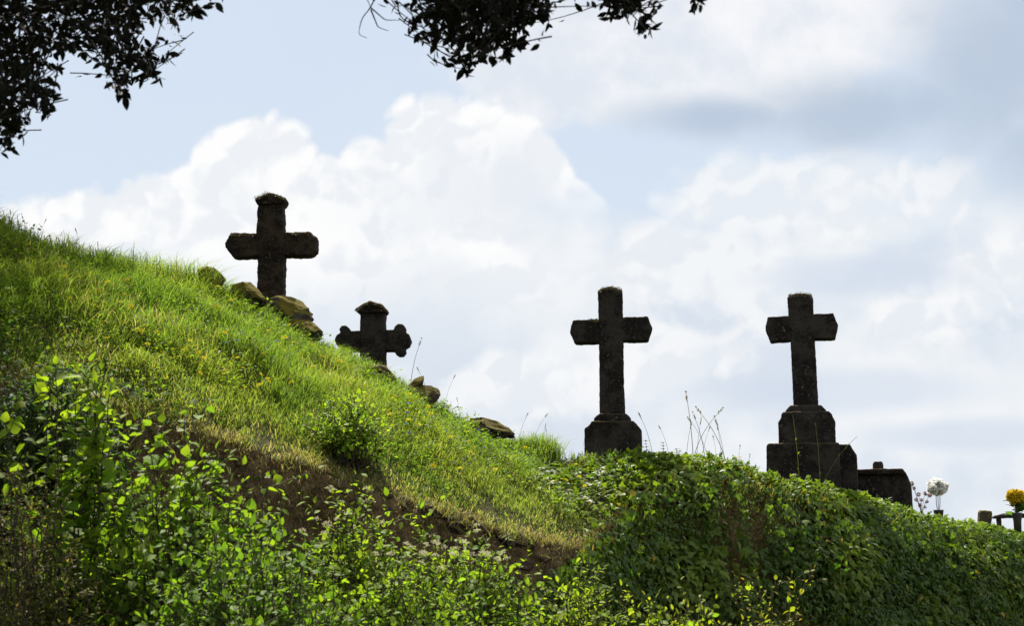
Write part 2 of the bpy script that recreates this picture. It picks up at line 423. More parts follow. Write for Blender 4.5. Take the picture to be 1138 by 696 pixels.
def build_ground():
    xs = np.unique(np.concatenate([np.linspace(-1800, -60, 22), np.linspace(-60, -9, 40), np.arange(-9, 13, 0.065), np.linspace(13, 60, 40), np.linspace(60, 1800, 22)]))
    ys = np.unique(np.concatenate([np.linspace(-1800, -60, 22), np.linspace(-60, 6, 40), np.arange(6, 11, 0.11), np.arange(11, 19, 0.045), np.arange(19, 30, 0.08), np.linspace(30, 70, 40), np.linspace(70, 3000, 25)]))
    X, Y = np.meshgrid(xs, ys); Z = H(X, Y)
    acc = Acc(); nx, ny = len(xs), len(ys)
    i = np.arange(ny - 1)[:, None] * nx + np.arange(nx - 1)[None]
    q = np.stack([i, i + 1, i + nx + 1, i + nx], -1).reshape(-1, 4)
    acc.add(np.stack([X, Y, Z], -1).reshape(-1, 3), [q], (0.1, 0.1, 0.1))
    m, t = new_mat("earth")
    tc = t.nodes.new('ShaderNodeTexCoord'); V = tc.outputs['Object']
    n1 = noise(V, 1.5, 5, 0.6); n2 = noise(V, 9, 7, 0.7); n3 = noise(V, 45, 5, 0.7)
    geo = t.nodes.new('ShaderNodeNewGeometry'); sp = t.nodes.new('ShaderNodeSeparateXYZ'); t.links.new(geo.outputs['True Normal'], sp.inputs[0])
    steep = 1.0 - smooth(S(sp.outputs[2]) + 0.25 * (n2 - 0.5), 0.50, 0.72)
    soil = mixc(smooth(n2 + 0.4 * (n3 - .5), 0.38, 0.66), (0.075, 0.048, 0.026), (0.23, 0.155, 0.085))
    soil = mixc(smooth(n1 + 0.5 * (n3 - .5), 0.55, 0.7) * 0.8, soil, (0.10, 0.085, 0.025))
    turf = mixc(smooth(n2, 0.4, 0.65), (0.04, 0.05, 0.012), (0.085, 0.07, 0.03))
    c = mixc(steep, turf, soil)
    h = n2 * 1.0 + n3 * 0.35
    output(t, principled(t, c, 0.95, 0.1, h, 0.09).outputs[0])
    o = acc.build('ground', m, smooth_=True); tag(o, None, None, None, 'structure')
build_ground()


# ---------------------------------------------------------------- stone crosses
def prism(acc, outline, y0, y1, bev=0.012):
    """A closed x-z outline (counter-clockwise seen from -y) run from y0 to y1 with a chamfered rim."""
    o = np.asarray(outline, float); n = len(o); c = o.mean(0)
    ins = c + (o - c) * (1 - bev / np.maximum(np.linalg.norm(o - c, axis=1, keepdims=True), .02))
    rings = [(ins, y0), (o, y0 + bev), (o, y1 - bev), (ins, y1)]
    V = np.concatenate([np.stack([r[:, 0], np.full(n, y), r[:, 1]], -1) for r, y in rings])
    j = np.arange(n); j2 = (j + 1) % n
    q = np.concatenate([np.stack([k * n + j, k * n + j2, (k + 1) * n + j2, (k + 1) * n + j], -1) for k in range(3)])
    acc.add(V, [q, [list(range(n))[::-1]], [list(range(3 * n, 4 * n))]], (.1, .1, .1))
def erode(ob, voxel=0.0105, strength=0.02, size=0.09, seed=0):
    r = ob.modifiers.new('remesh', 'REMESH'); r.mode = 'VOXEL'; r.voxel_size = voxel; r.use_smooth_shade = True
    for nm, st, sz in (('coarse', strength, size), ('fine', strength * 0.55, size * 0.3)):
        tx = bpy.data.textures.get('erosion_%s_%g' % (nm, sz)) or bpy.data.textures.new('erosion_%s_%g' % (nm, sz), 'CLOUDS')
        tx.noise_scale = sz; tx.noise_depth = 3
        d = ob.modifiers.new(nm, 'DISPLACE'); d.texture = tx; d.strength = st; d.mid_level = 0.5; d.texture_coords = 'GLOBAL'
def block(name, parent, base, d, outline, depth, y_off, mat, voxel=0.0105, strength=0.02, size=0.09, label=None):
    """A part whose front outline is given in photograph pixels at depth d; real thickness `depth`."""
    o = np.asarray(outline, float); p = P(o[:, 0], o[:, 1], d)
    xz = np.stack([p[:, 0] - base[0], p[:, 2] - base[2]], -1)
    area = 0.5 * np.sum(xz[:, 0] * np.roll(xz[:, 1], -1) - np.roll(xz[:, 0], -1) * xz[:, 1])
    if area < 0: xz = xz[::-1]
    acc = Acc(); prism(acc, xz, y_off - depth / 2, y_off + depth / 2)
    ob = acc.build(name, mat, parent); erode(ob, voxel, strength, size)
    if label: ob['label'] = label
    return ob


def moss(parent, base, d, line, half, cnt, mat):
    """Ragged moss and dead tufts along the top of a stone, as a part of it."""
    l = np.asarray(line, float); tt = R_.uniform(0, len(l) - 1, int(cnt * 7)); px = np.interp(tt, np.arange(len(l)), l[:, 0]); py = np.interp(tt, np.arange(len(l)), l[:, 1])
    p = P(px, py + R_.uniform(2, 4.5, len(px)), d) - np.asarray(base); p[:, 1] += R_.uniform(-half, half, len(px)); n = len(px)
    cl_ = .4 + 1.2 * np.clip(fbm(px * .25, p[:, 1] * 9, 7) + .4, 0, 1); acc = Acc()
    lean = R_.normal(0, 1, (n, 3)); lean[:, 2] = -.2
    blades(acc, p, unit(R_.normal(0, .6, (n, 3)) + np.array([0, 0, .8])), unit(lean) * .5, (.008 + .020 * np.clip(cl_ - .45, 0, 1)) * R_.uniform(.4, 1.3, n), R_.uniform(.005, .012, n), vary((.028, .020, .008), n, .4))
    acc.build('moss', mat, parent)
def base_at(px, py, d):
    b = P(px, py, d); return (float(b[0]), float(b[1]), float(b[2]))

# weathered cross high on the slope
d = 17.3; b = base_at(301, 345, d)
c1 = empty('stone_cross', b, 'tall mossy stone cross with a flared cap, highest on the slope beside the boulder', 'cross', 'stone crosses')
block('shaft', c1, b, d, [(286.5, 365), (287, 280), (284.5, 257), (286, 226), (313, 226), (315, 257), (316, 280), (316, 365)], 0.24, 0, M_MOSSY, strength=0.022)
block('crossarm', c1, b, d, [(250, 270), (256, 258.5), (300, 259), (344, 257), (352, 264), (352, 279), (346, 284), (300, 285), (260, 286.5), (250.5, 275)], 0.22, 0, M_MOSSY, strength=0.025)
block('capstone', c1, b, d, [(285, 227), (282.5, 222), (283, 219), (290, 216), (298, 212.5), (309, 215.5), (317, 219), (317, 222), (313.5, 227)], 0.27, 0, M_MOSSY, strength=0.018)
moss(c1, b, d, [(283, 219), (290, 216), (298, 212.5), (309, 215.5), (317, 219)], .12, 90, M_GRASS)
moss(c1, b, d, [(256, 259), (284, 259)], .1, 40, M_GRASS)
moss(c1, b, d, [(316, 258), (344, 257.5)], .1, 50, M_GRASS)

# small trefoil cross
d = 17.4; b = base_at(415, 425, d)
c2 = empty('stone_cross', b, 'small squat stone cross with three-lobed arm ends, half sunk behind the grass', 'cross', 'stone crosses')
block('shaft', c2, b, d, [(401, 440), (400.5, 380), (400, 347), (428, 347), (428.5, 380), (429, 440)], 0.22, 0, M_STONE, strength=0.016)
block('crossarm', c2, b, d, [(371.8, 378), (374, 373), (378.5, 370), (377, 366), (379.5, 362.3), (384, 361.8), (388, 364.8), (388.5, 368), (414, 367.3), (438.5, 366.8), (439, 363), (442.5, 360), (447.5, 360.5), (451, 364.5),
                             (450.5, 369), (455, 372.5), (457.3, 379), (455, 385), (450.5, 387.5), (451.2, 392), (448, 396), (443, 396), (439.8, 393.5), (439, 390.5), (414, 390.5), (389, 391), (388, 394.5), (384, 397.2), (380, 396), (378, 392), (379, 387), (374, 383.5)],
      0.2, 0, M_STONE, voxel=0.008, strength=0.006)
block('capstone', c2, b, d, [(399.5, 348.5), (394.5, 343.5), (403, 338), (411, 333.5), (417, 336), (424, 337.5), (431.5, 345.5), (428, 348.5)], 0.26, 0, M_MOSSY, voxel=0.01, strength=0.016)
moss(c2, b, d, [(395, 344), (403, 338.5), (411, 334), (417, 336.5), (424, 338), (431, 345)], .11, 90, M_GRASS)
# slender cross on a moulded plinth
d = 17.8; b = base_at(681, 507, d)
turn = lambda o: setattr(o, 'rotation_euler', (0, 0, -math.atan2(o.location.x, o.location.y)))
c3 = empty('stone_cross', b, 'slender stone cross on a moulded plinth above the ivy, standing alone near the middle', 'cross', 'stone crosses')
block('shaft', c3, b, d, [(667, 464), (667, 385), (666.3, 330), (666, 321), (671, 317.5), (680, 316), (688, 317.5), (693.5, 321), (693.8, 385), (694, 430), (695.5, 464)], 0.24, 0, M_STONE, strength=0.016)
block('crossarm', c3, b, d, [(634.3, 367), (637.5, 354), (665, 353), (692, 351.5), (721.5, 350.5), (726.5, 364.5), (722, 378), (692, 378.5), (665, 380), (640, 380.5)], 0.225, 0, M_STONE, strength=0.016)
moss(c3, b, d, [(667, 321), (672, 317.5), (680, 316.5), (688, 318), (693, 321)], .1, 60, M_GRASS)
moss(c3, b, d, [(655, 353), (667, 353)], .1, 20, M_GRASS)
turn(c3)
p3 = block('plinth', c3, b, d, [(650, 530), (650.3, 478.5), (652.5, 476), (656.5, 473), (658, 469.5), (704, 469.5), (707, 473), (711, 477), (712.8, 479.5), (713.5, 530)], 0.5, 0, M_STONE, strength=0.02)
block('moulding', p3, b, d, [(660.5, 472), (660.8, 466.5), (663, 464), (667, 461), (696, 461), (699.5, 464), (701.5, 467), (702, 472)], 0.4, 0, M_STONE, strength=0.014)
# broad stepped cross
d = 20.0; b = base_at(893, 524, d)
c4 = empty('stone_cross', b, 'dark stone cross on a stepped plinth beside the long chest tomb, thick blunt crossarm', 'cross', 'stone crosses')
block('shaft', c4, b, d, [(884, 456), (882.5, 380), (881, 350), (880, 328), (883.5, 324.5), (894, 323.5), (904, 324.5), (908, 328), (908.3, 350), (909, 380), (911, 456)], 0.27, 0, M_STONE, strength=0.016)
block('crossarm', c4, b, d, [(854.5, 362), (857.5, 350), (880, 349), (908, 347.5), (930, 347), (935, 361), (931.5, 376), (908, 376.2), (880, 377), (860, 378)], 0.255, 0, M_STONE, strength=0.015)
moss(c4, b, d, [(881, 326), (884, 324.5), (894, 323.8), (904, 324.8), (907, 327)], .12, 50, M_GRASS)
turn(c4)
p4 = block('plinth', c4, b, d, [(867, 530), (867, 470), (870, 466), (871, 461), (873, 459), (922, 459), (925, 462), (926.5, 466), (928.5, 471), (928.5, 530)], 0.6, 0, M_STONE, strength=0.02)
block('moulding', p4, b, d, [(874.5, 462), (875, 457), (877, 455), (880, 451.5), (914, 451.5), (917, 455), (919, 457.5), (919.5, 462)], 0.48, 0, M_STONE, strength=0.012)
block('step', c4, b, d, [(853.3, 570), (853.6, 497), (856, 494.5), (932, 494.5), (932.4, 570)], 0.85, 0.02, M_STONE, strength=0.016)
# graves beside it
d = 20.1; b = base_at(940, 540, d)
o = empty('grave_block', b, 'short dark stone block with a clipped corner against the right of the stepped plinth', 'gravestone')
turn(o)
block('body', o, b, d, [(933, 575), (933, 494.5), (945.5, 495), (952.8, 507), (953.2, 575)], 0.5, 0.05, M_STONE, strength=0.014)
d = 20.7; b = base_at(975, 545, d)
o = empty('chest_tomb', b, 'long low dark stone chest tomb with a sloped right end above the ivy', 'tomb')
turn(o)
block('body', o, b, d, [(932, 590), (932.5, 527), (1006, 527), (1011.5, 540), (1013, 590)], 0.8, 0.1, M_STONE, strength=0.016)
block('slab', o, b, d, [(931, 528.5), (931.5, 523), (1003, 522.5), (1007, 528.5)], 0.9, 0.1, M_MOSSY, strength=0.02)
d = 20.7; b = base_at(975.5, 523, d)
o = empty('stone_stub', b, 'small square stone stub standing on top of the long chest tomb', 'stone')
turn(o)
block('body', o, b, d, [(970.2, 525), (970.3, 515), (972, 513), (980, 512.8), (981.3, 515), (981.6, 525)], 0.13, 0.1, M_STONE, voxel=0.009, strength=0.015)
d = 22.4; b = base_at(1094, 580, d)
o = empty('headstone', b, 'small leaning grey headstone left of the yellow flowers', 'gravestone')
block('body', o, b, d, [(1086, 592), (1088, 570), (1090, 567.5), (1101.5, 568.5), (1102, 572), (1099, 592)], 0.12, 0, M_ROCK, voxel=0.01, strength=0.014)
d = 23.4; b = base_at(1120, 580, d)
o = empty('stone_kerb', b, 'low dark grave rail behind the vase of yellow flowers', 'grave rail')
block('rail', o, b, d, [(1103, 577), (1104, 574), (1117, 571), (1150, 571), (1150, 576), (1117, 576.5)], 0.12, 0, M_STONE, voxel=0.01, strength=0.012)
for px in (1110, 1146):
    block('post', o, b, d, [(px - 2, 595), (px - 2, 574.5), (px + 2, 574.5), (px + 2, 595)], 0.1, 0, M_STONE, voxel=0.009, strength=0.01)


# ---------------------------------------------------------------- rocks
def icosphere(sub):
    import bmesh
    bm = bmesh.new(); bmesh.ops.create_icosphere(bm, subdivisions=sub, radius=1)
    v = np.array([q.co[:] for q in bm.verts]); f = np.array([[q.index for q in g.verts] for g in bm.faces]); bm.free(); return v, f
ICO4 = icosphere(5); ICO3 = icosphere(4); ICO1 = icosphere(2)
def rock(name, px, py, d, w, h, dep, label, cat='rock', group=None, mat=None, tilt=0.0, seed=0, ico=ICO4, sharp=0.5, parent=None):
    v = ico[0].copy(); 
    # flatten into broad facets, then roughen
    rs = np.random.RandomState(seed)
    for k in range(9):
        n = unit(rs.normal(size=3)); lim = rs.uniform(.55, .85); s = v @ n; ex = np.clip(s - lim, 0, None); v = v - sharp * 1.7 * ex[:, None] * n
    v = v * (1 + 0.22 * fbm3(v * 1.6 + seed, seed)[:, None] + 0.10 * fbm3(v * 6 + seed, seed + 3)[:, None])
    v = v * np.array([w, dep, h]) / 2
    ca, sa = math.cos(tilt), math.sin(tilt); v = np.stack([v[:, 0] * ca - v[:, 2] * sa, v[:, 1], v[:, 0] * sa + v[:, 2] * ca], -1)
    acc = Acc(); acc.add(v, [ico[1]], (.2, .2, .2))
    ob = acc.build(name, mat or M_ROCK, None, True); ob.location = P(px, py, d)
    tag(ob, label, cat, group); return ob
rock('boulder', 320, 348, 16.55, 0.56, 0.38, 0.5, 'large mossy boulder with a grey flank at the foot of the tallest cross', tilt=-0.55, seed=3)
rock('boulder', 339, 370, 16.5, 0.42, 0.26, 0.4, 'lower mossy boulder tucked beneath the largest boulder', tilt=-0.5, seed=8)
rock('boulder', 236, 311, 16.1, 0.36, 0.25, 0.3, 'rounded mossy boulder on the ridge left of the tallest cross', tilt=-0.3, seed=12)
rock('boulder', 276, 328, 16.1, 0.42, 0.24, 0.3, 'flat mossy boulder half hidden in grass just left of the tallest cross shaft', tilt=-0.3, seed=15)
rock('rock', 424, 415, 16.45, 0.34, 0.18, 0.3, 'brown rock at the foot of the small trefoil cross', tilt=-0.5, seed=18, mat=M_BANKROCK)
rock('rock', 471, 438, 16.5, 0.34, 0.26, 0.3, 'reddish brown rock on the ridge under the pointed stone', tilt=-0.4, seed=22, mat=M_BANKROCK)
rock('pointed_stone', 463, 428, 16.5, 0.24, 0.12, 0.12, 'dark pointed stone jutting up from the ridge', tilt=0.75, seed=25, ico=ICO3)
rock('flat_rock', 541, 476, 16.75, 0.6, 0.2, 0.4, 'long flat dark rock lying on the ridge amid grass', tilt=-0.33, seed=28, mat=M_BANKROCK, sharp=.8)
for k, (px, py, w) in enumerate([(486, 572, .15), (505, 588, .20), (523, 580, .24), (540, 594, .15), (556, 596, .22), (471, 568, .12), (574, 606, .16), (590, 608, .12), (449, 566, .13),
                                 (432, 552, .10), (530, 606, .17), (497, 604, .14), (352, 546, .12), (378, 545, .15), (302, 530, .12), (264, 515, .10), (603, 622, .14), (578, 628, .2), (560, 646, .24), (512, 570, .09), (546, 580, .1), (465, 585, .12)]):
    ds = np.linspace(11.5, 15, 300); q = P(np.full(300, px), np.full(300, py), ds); below = q[:, 2] < H(q[:, 0], q[:, 1])
    dd = float(ds[np.argmax(below)]) + w * .12
    rock('bank_stone', px, py, dd, w * R_.uniform(.9, 1.4), w * R_.uniform(.5, .8), w, 'brown stone bedded in the bare earth bank under the grassy slope', 'stone', 'stones bedded in the earth bank', M_BANKROCK, tilt=R_.uniform(-.7, .5), seed=40 + k, ico=ICO3, sharp=.85)


# ---------------------------------------------------------------- grass
def ivy_edge(py):
    return np.interp(py, [495, 505, 516, 530, 548, 565, 590, 612, 640, 720], [700, 655, 605, 585, 600, 632, 655, 648, 610, 560])
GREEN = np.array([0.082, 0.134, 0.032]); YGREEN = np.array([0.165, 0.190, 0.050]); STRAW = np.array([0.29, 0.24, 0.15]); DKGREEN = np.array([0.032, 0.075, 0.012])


def build_grass():
    acc = Acc(); n = 15500
    x = R_.uniform(-6.6, 2.6, n); s = R_.uniform(-0.06, 1.22, n)
    yb, zb, yc, zc, yf, zf = edges(x)
    y = yb + s * np.maximum(yc - yb, .4); z = H(x, y)
    px, py, d = proj(np.stack([x, y, z], -1))
    keep = (px < ivy_edge(py) + 22 * fbm(px / 30, py / 30, 4)) & (px > -160)
    clump = fbm(x * 0.9, y * 0.9, 31); fine = fbm(x * 3, y * 3, 33)
    keep &= R_.uniform(0, 1, n) < np.clip(0.72 + 1.8 * fine, 0.25, 1)
    x, y, z, s, clump, fine = (a[keep] for a in (x, y, z, s, clump, fine)); n = len(x)
    m = 17
    hb = 0.06 + 0.12 * np.clip(1.5 * clump + .5, 0, 1.3) + 0.14 * np.clip(1.6 * fine + .5, 0, 1.2)
    hb *= np.interp(s, [-0.06, 0.1, 0.35, 0.85, 1.0, 1.2], [0.25, 0.45, 0.85, 1.05, 1.3, 1.0])
    hb *= np.interp(x, [-4, -1, 0.3, 0.8], [1.4, 1.25, 1.1, 0.8])
    hb *= 1 - .42 * np.clip((s - .7) / .25, 0, 1) * np.clip((x + 2.9) / .5, 0, 1) * np.clip((.3 - x) / .4, 0, 1)
    dryness = np.clip(np.interp(s, [-.06, 0.08, 0.30, 1], [0.75, 0.36, 0.04, 0.03]) + (0.9 * fbm(x * 1.7, y * 1.7, 44) - 0.02) * np.interp(s, [0, 1], [1, .5]), 0, 0.95)
    rep = lambda a: np.repeat(a, m, 0)
    B = rep(np.stack([x, y, z], -1)) + R_.normal(0, 1, (n * m, 3)) * np.array([0.055, 0.055, 0]); B[:, 2] = H(B[:, 0], B[:, 1]) - 0.012
    N = n * m
    lean = R_.normal(0, 1, (N, 3)); lean[:, 2] = 0; lean = unit(lean) * R_.uniform(0.08, 0.75, (N, 1)) + np.array([0.10, -0.08, 0])
    up = unit(R_.normal(0, 0.16, (N, 3)) + np.array([0.03, -0.05, 1]))
    h = rep(hb) * R_.uniform(0.45, 1.35, N); w = R_.uniform(0.0035, 0.0085, N)
    mixk = np.clip(0.36 + 1.8 * rep(fbm(x * 1.3, y * 1.3, 51)) + R_.normal(0, 0.22, N), 0, 1)[:, None]
    c = GREEN * (1 - mixk) + YGREEN * mixk
    dry = (R_.uniform(0, 1, N) < rep(dryness))[:, None]
    c = np.where(dry, STRAW * R_.uniform(.6, 1.15, (N, 1)), c * R_.uniform(.65, 1.4, (N, 1)))
    blades(acc, B, up, lean, h, w, c)
    # rank tufts on the ridge, as beside the rocks
    for (tx, ty, cnt, hh) in [(388, 410, 20, .09), (525, 484, 40, .16), (548, 490, 40, .15), (535, 488, 40, .18), (415, 424, 30, .16),  (432, 432, 30, .15), (290, 352, 40, .12), (268, 344, 40, .13), (310, 372, 40, .12), (330, 388, 30, .12), (240, 336, 40, .18), (478, 452, 60, .34), (487, 455, 60, .30), (505, 468, 40, .2), (582, 500, 70, .26), (598, 503, 70, .28), (560, 492, 40, .2), (607, 505, 40, .2), (640, 512, 40, .16), (30, 262, 80, .34),
                              (8, 255, 80, .4), (60, 270, 70, .3), (100, 290, 60, .3), (140, 302, 60, .28), (170, 312, 50, .26), (205, 322, 40, .22), (255, 345, 40, .2), (345, 392, 40, .16), (655, 515, 30, .12), (665, 515, 30, .14), (700, 515, 40, .14), (780, 522, 40, .16), (830, 532, 50, .16)]:
        g = P(tx, ty, float(np.interp(tx, [0, 200, 430, 620, 740, 830], [15.3, 16.1, 16.8, 17, 17.3, 18.4])))
        B = g + R_.normal(0, 1, (cnt, 3)) * np.array([0.07, 0.09, 0]); B[:, 2] = H(B[:, 0], B[:, 1]) - .015
        lean = R_.normal(0, 1, (cnt, 3)); lean[:, 2] = 0; lean = unit(lean) * R_.uniform(.03, .4, (cnt, 1))
        blades(acc, B, unit(R_.normal(0, .12, (cnt, 3)) + np.array([0, 0, 1])), lean, hh * R_.uniform(.5, 1.2, cnt), R_.uniform(.004, .009, cnt), vary(GREEN * .6 + YGREEN * .4, cnt), 4)
    o = acc.build('grass', M_GRASS); tag(o, 'long sunlit green grass covering the hillside slope', 'grass', None, 'stuff')
    # dry straw hanging over the brow of the bank
    acc = Acc(); n = 11000
    x = R_.uniform(-6, 1.0, n); yb, zb, *_ = edges(x); B = np.stack([x, yb + R_.uniform(-.10, .16, n), 0 * x], -1); B[:, 2] = H(B[:, 0], B[:, 1]) - .01
    px, py, d = proj(B); k = R_.uniform(0, 1, n) < np.clip(.55 + 2 * fbm(x * 2.5, x * 0 + 1, 61), .1, 1); B = B[k]; n = len(B)
    lean = np.stack([R_.normal(.1, .45, n), R_.uniform(-.8, .15, n), R_.uniform(-.75, -.1, n)], -1)
    blades(acc, B, unit(np.stack([R_.normal(0, .3, n), R_.uniform(-.7, .1, n), R_.uniform(.3, 1, n)], -1)), lean, R_.uniform(.05, .22, n), R_.uniform(.002, .0045, n), np.where(R_.uniform(0, 1, (n, 1)) < .3, vary((.07, .045, .025), n, .4, .1), vary(STRAW * .85, n, .4, .1)))
    o = acc.build('dry_grass', M_GRASS); tag(o, 'pale dry straw fringing the top edge of the bare earth bank', 'dry grass', None, 'stuff')
    # broad-leaved weeds low among the grass
    acc = Acc(); n = 3600
    x = R_.uniform(-6, 1.2, n); s = R_.uniform(0.02, 1.0, n); yb, zb, yc, zc, *_ = edges(x); y = yb + s * (yc - yb); px, py, d = proj(np.stack([x, y, H(x, y)], -1))
    k = (fbm(x * 1.2, y * 1.2, 71) > -0.04) & (px < ivy_edge(py)); x, y = x[k], y[k]; n = len(x); m = 9
    B = np.repeat(np.stack([x, y, H(x, y)], -1), m, 0) + R_.normal(0, .05, (n * m, 3)) * np.array([1, 1, 0]); B[:, 2] += R_.uniform(.02, .2, n * m)
    A = R_.normal(0, 1, (n * m, 3)); A[:, 2] = np.abs(A[:, 2]) * .4; N = R_.normal(0, .45, (n * m, 3)) + np.array([0, 0, 1])
    add_inst(acc, LEAF_SMALL, B, A, N, R_.uniform(.016, .045, n * m), vary((0.105, .155, .02), n * m, .4))
    o = acc.build('weeds', M_LEAF); tag(o, 'low broad-leaved weeds scattered through the sloping grass', 'weeds', None, 'stuff')
build_grass()


# ---------------------------------------------------------------- ivy on the wall
def build_ivy():
    acc = Acc()
    n = 120000
    x = R_.uniform(0.0, 13, n); yb, zb, yc, zc, yf, zf = edges(x)
    # run up the face, over the lip and a little way back
    s = R_.uniform(-0.12, 1.0, n); top = R_.uniform(0, 1, n) < 0.30
    y = np.where(top, yb + R_.uniform(0, 1, n) * (yc - yb + .35), yf + s * (yb - yf))
    z = H(x, y); 
    eps = 0.05; gz = (H(x, y + eps) - H(x, y - eps)) / (2 * eps); gx = (H(x + eps, y) - H(x - eps, y)) / (2 * eps)
    nrm = unit(np.stack([-gx, -gz, np.ones(n)], -1))
    bulge = 0.10 + 0.42 * np.clip(fbm(x * 1.1, z * 1.5, 81) + .35, 0, 1) + 0.16 * fbm(x * 3.5, z * 3.5, 83)
    bulge = np.clip(bulge, 0.03, .6) * np.where(top, .34, np.where(s > .8, .7, 1))
    bulge *= np.interp(x, [.4, 1.2, 2], [.5, .8, 1]) * np.where(top, np.interp(x, [3, 5], [1, .5]), 1)
    p0 = np.stack([x, y, z], -1); p = p0 + nrm * (bulge * (0.35 + 0.65 * R_.uniform(0, 1, n) ** .5))[:, None] + R_.normal(0, .03, (n, 3))
    px, py, d = proj(p); 
    edge = ivy_edge(py) + 26 * fbm(px / 22, py / 22, 88)
    keep = (px > edge) & (px < 1240)
    # gaps: the photo's thinner, browner patch on the face
    thin = np.clip(1 - ((px - 830) / 60) ** 2 - ((py - 610) / 60) ** 2, 0, 1)
    keep &= R_.uniform(0, 1, n) > 0.75 * thin
    keep &= R_.uniform(0, 1, n) < np.interp(px, [560, 760, 900, 1138], [.55, .62, .8, 1]) * np.clip(1.15 + 2.2 * fbm(x * 2.6, z * 2.6, 97), .25, 1)
    x, y, z, nrm, p, px, py, top = (a[keep] for a in (x, y, z, nrm, p, px, py, top)); n = len(x)
    A = nrm * .25 + np.array([0, 0, -.9]) + R_.normal(0, .5, (n, 3))
    N = nrm + np.array([0, 0, .45]) + R_.normal(0, .42, (n, 3))
    flat = nrm[:, 2] > .7
    A[flat] = R_.normal(0, 1, (flat.sum(), 3)) * np.array([1, 1, .3]); N[flat] = R_.normal(0, .65, (flat.sum(), 3)) + np.array([0, 0, 1])
    cl_ = fbm(x * 1.4, z * 1.8, 91); young = np.clip(2.6 * cl_ + np.where(top | flat, .8, .12) + R_.normal(0, .2, n), 0, 1)[:, None]  # lighter new leaves; the sunlit yellow of the top is painted in too
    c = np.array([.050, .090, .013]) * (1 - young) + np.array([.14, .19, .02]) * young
    c *= R_.uniform(.7, 1.3, (n, 1)); yel = R_.uniform(0, 1, n) < .012 + .06 * (fbm(x * 2, z * 2, 93) > .2)
    c[yel] = np.array([.26, .20, .03]) * R_.uniform(.6, 1.1, (yel.sum(), 1))
    sz = R_.uniform(.034, .10, n) * np.where(cl_ > .05, 1.15, .85)
    other = fbm(x * 1.1 + 5, z * 1.6, 111) + R_.normal(0, .05, n) > .13
    c[other] = vary((.10, .145, .03), other.sum(), .4)
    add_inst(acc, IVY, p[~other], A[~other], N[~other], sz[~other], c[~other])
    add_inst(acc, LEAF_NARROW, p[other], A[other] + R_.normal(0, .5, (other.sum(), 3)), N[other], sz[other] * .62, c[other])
    # strands that hang free of the mass
    for i in range(190):
        x0 = R_.uniform(.9, 9.5); yb, zb, yc, zc, yf, zf = (float(q) for q in edges(np.array([x0]))[0:6]) if False else [float(q[0]) for q in edges(np.array([x0]))]
        L = R_.uniform(.3, 1.5); z0 = zb - R_.uniform(-.05, .6); b0 = np.array([x0, yb - R_.uniform(.30, .55), z0]); pts = bez(b0, b0 + np.array([R_.normal(0, .1), -.12, -L * .5]), b0 + np.array([R_.normal(0, .2), .05, -L]), 12)
        if proj(pts[0])[0] < 650: continue
        tube(acc, pts, .003, (.12, .10, .05), 3); k = int(L * 26); tt = R_.uniform(0, 11, k); pp = np.stack([np.interp(tt, np.arange(12), pts[:, q]) for q in range(3)], -1)
        add_inst(acc, IVY, pp + R_.normal(0, .02, (k, 3)), np.array([0, 0, -1]) + R_.normal(0, .5, (k, 3)), np.array([-.1, -.8, .5]) + R_.normal(0, .4, (k, 3)), R_.uniform(.035, .09, k), vary(R_.choice([0, 1]) * np.array([.05, .06, .006]) + np.array([.045, .09, .014]), k, .3))
    # fresh shoots standing out of the lip
    m = 700; x = R_.uniform(.9, 10, m); yb, zb, yc, zc, *_ = edges(x); y = yb + R_.uniform(-.15, 1, m) * (yc - yb); z = H(x, y) + .05
    for i in range(m):
        L = R_.uniform(.08, .22) * (1 if x[i] < 3.6 else .7); dr = unit(np.array([R_.normal(0, .5), R_.normal(-.3, .4), R_.uniform(.2, 1)]))
        b0 = np.array([x[i], y[i], z[i]]); pts = bez(b0, b0 + dr * L * .6, b0 + dr * L + np.array([0, -.03, -.05]), 7)
        q = proj(pts[0])
        if q[0] < ivy_edge(q[1]) + 10: continue
        tube(acc, pts, np.linspace(.0025, .001, 7), (.09, .09, .03), 3)
        k = 8; ii = R_.randint(1, 7, k); A = R_.normal(0, .8, (k, 3)) + dr
        add_inst(acc, IVY, pts[ii], A, R_.normal(0, .4, (k, 3)) + np.array([0, -.1, 1]), R_.uniform(.03, .06, k), vary((.10, .155, .022), k))
    o = acc.build('ivy', M_IVY); tag(o, 'dense glossy dark ivy hanging over the cemetery wall', 'ivy', None, 'stuff')
    # dry stems and small plants mixed in, on the lip and in the thin patch
    acc = Acc(); n = 5200
    x = np.where(R_.uniform(0, 1, n) < .45, R_.normal(2.45, .35, n), R_.uniform(.4, 9, n)); yb, zb, yc, zc, yf, zf = edges(x)
    s = R_.uniform(.2, 1.3, n); y = np.where(s < 1, yf + s * (yb - yf) - .2, yb + (s - 1) * 3 * (yc - yb)); z = np.maximum(H(x, y), np.where(s < 1, zf + (zb - zf) * s, 0))
    B = np.stack([x, y, z], -1); px, py, d = proj(B); k = (px > ivy_edge(py) - 25); B = B[k]; n = len(B); top = s[k] > 1
    lean = np.stack([R_.normal(0, .5, n), R_.uniform(-.6, .1, n), np.where(top, -.1, R_.uniform(-.7, .1, n))], -1)
    mixk = R_.uniform(0, 1, (n, 1)); c = np.where(mixk < .5, vary((.22, .15, .065), n, .4), vary((.09, .12, .025), n, .4))
    blades(acc, B, unit(np.stack([R_.normal(0, .3, n), R_.uniform(-.5, 0, n), R_.uniform(.3, 1, n)], -1)), lean, R_.uniform(.07, .26, n), R_.uniform(.002, .006, n), c)
    o = acc.build('dry_undergrowth', M_GRASS); tag(o, 'reddish dry stems and wisps mixed through the ivy', 'undergrowth', None, 'stuff')
build_ivy()


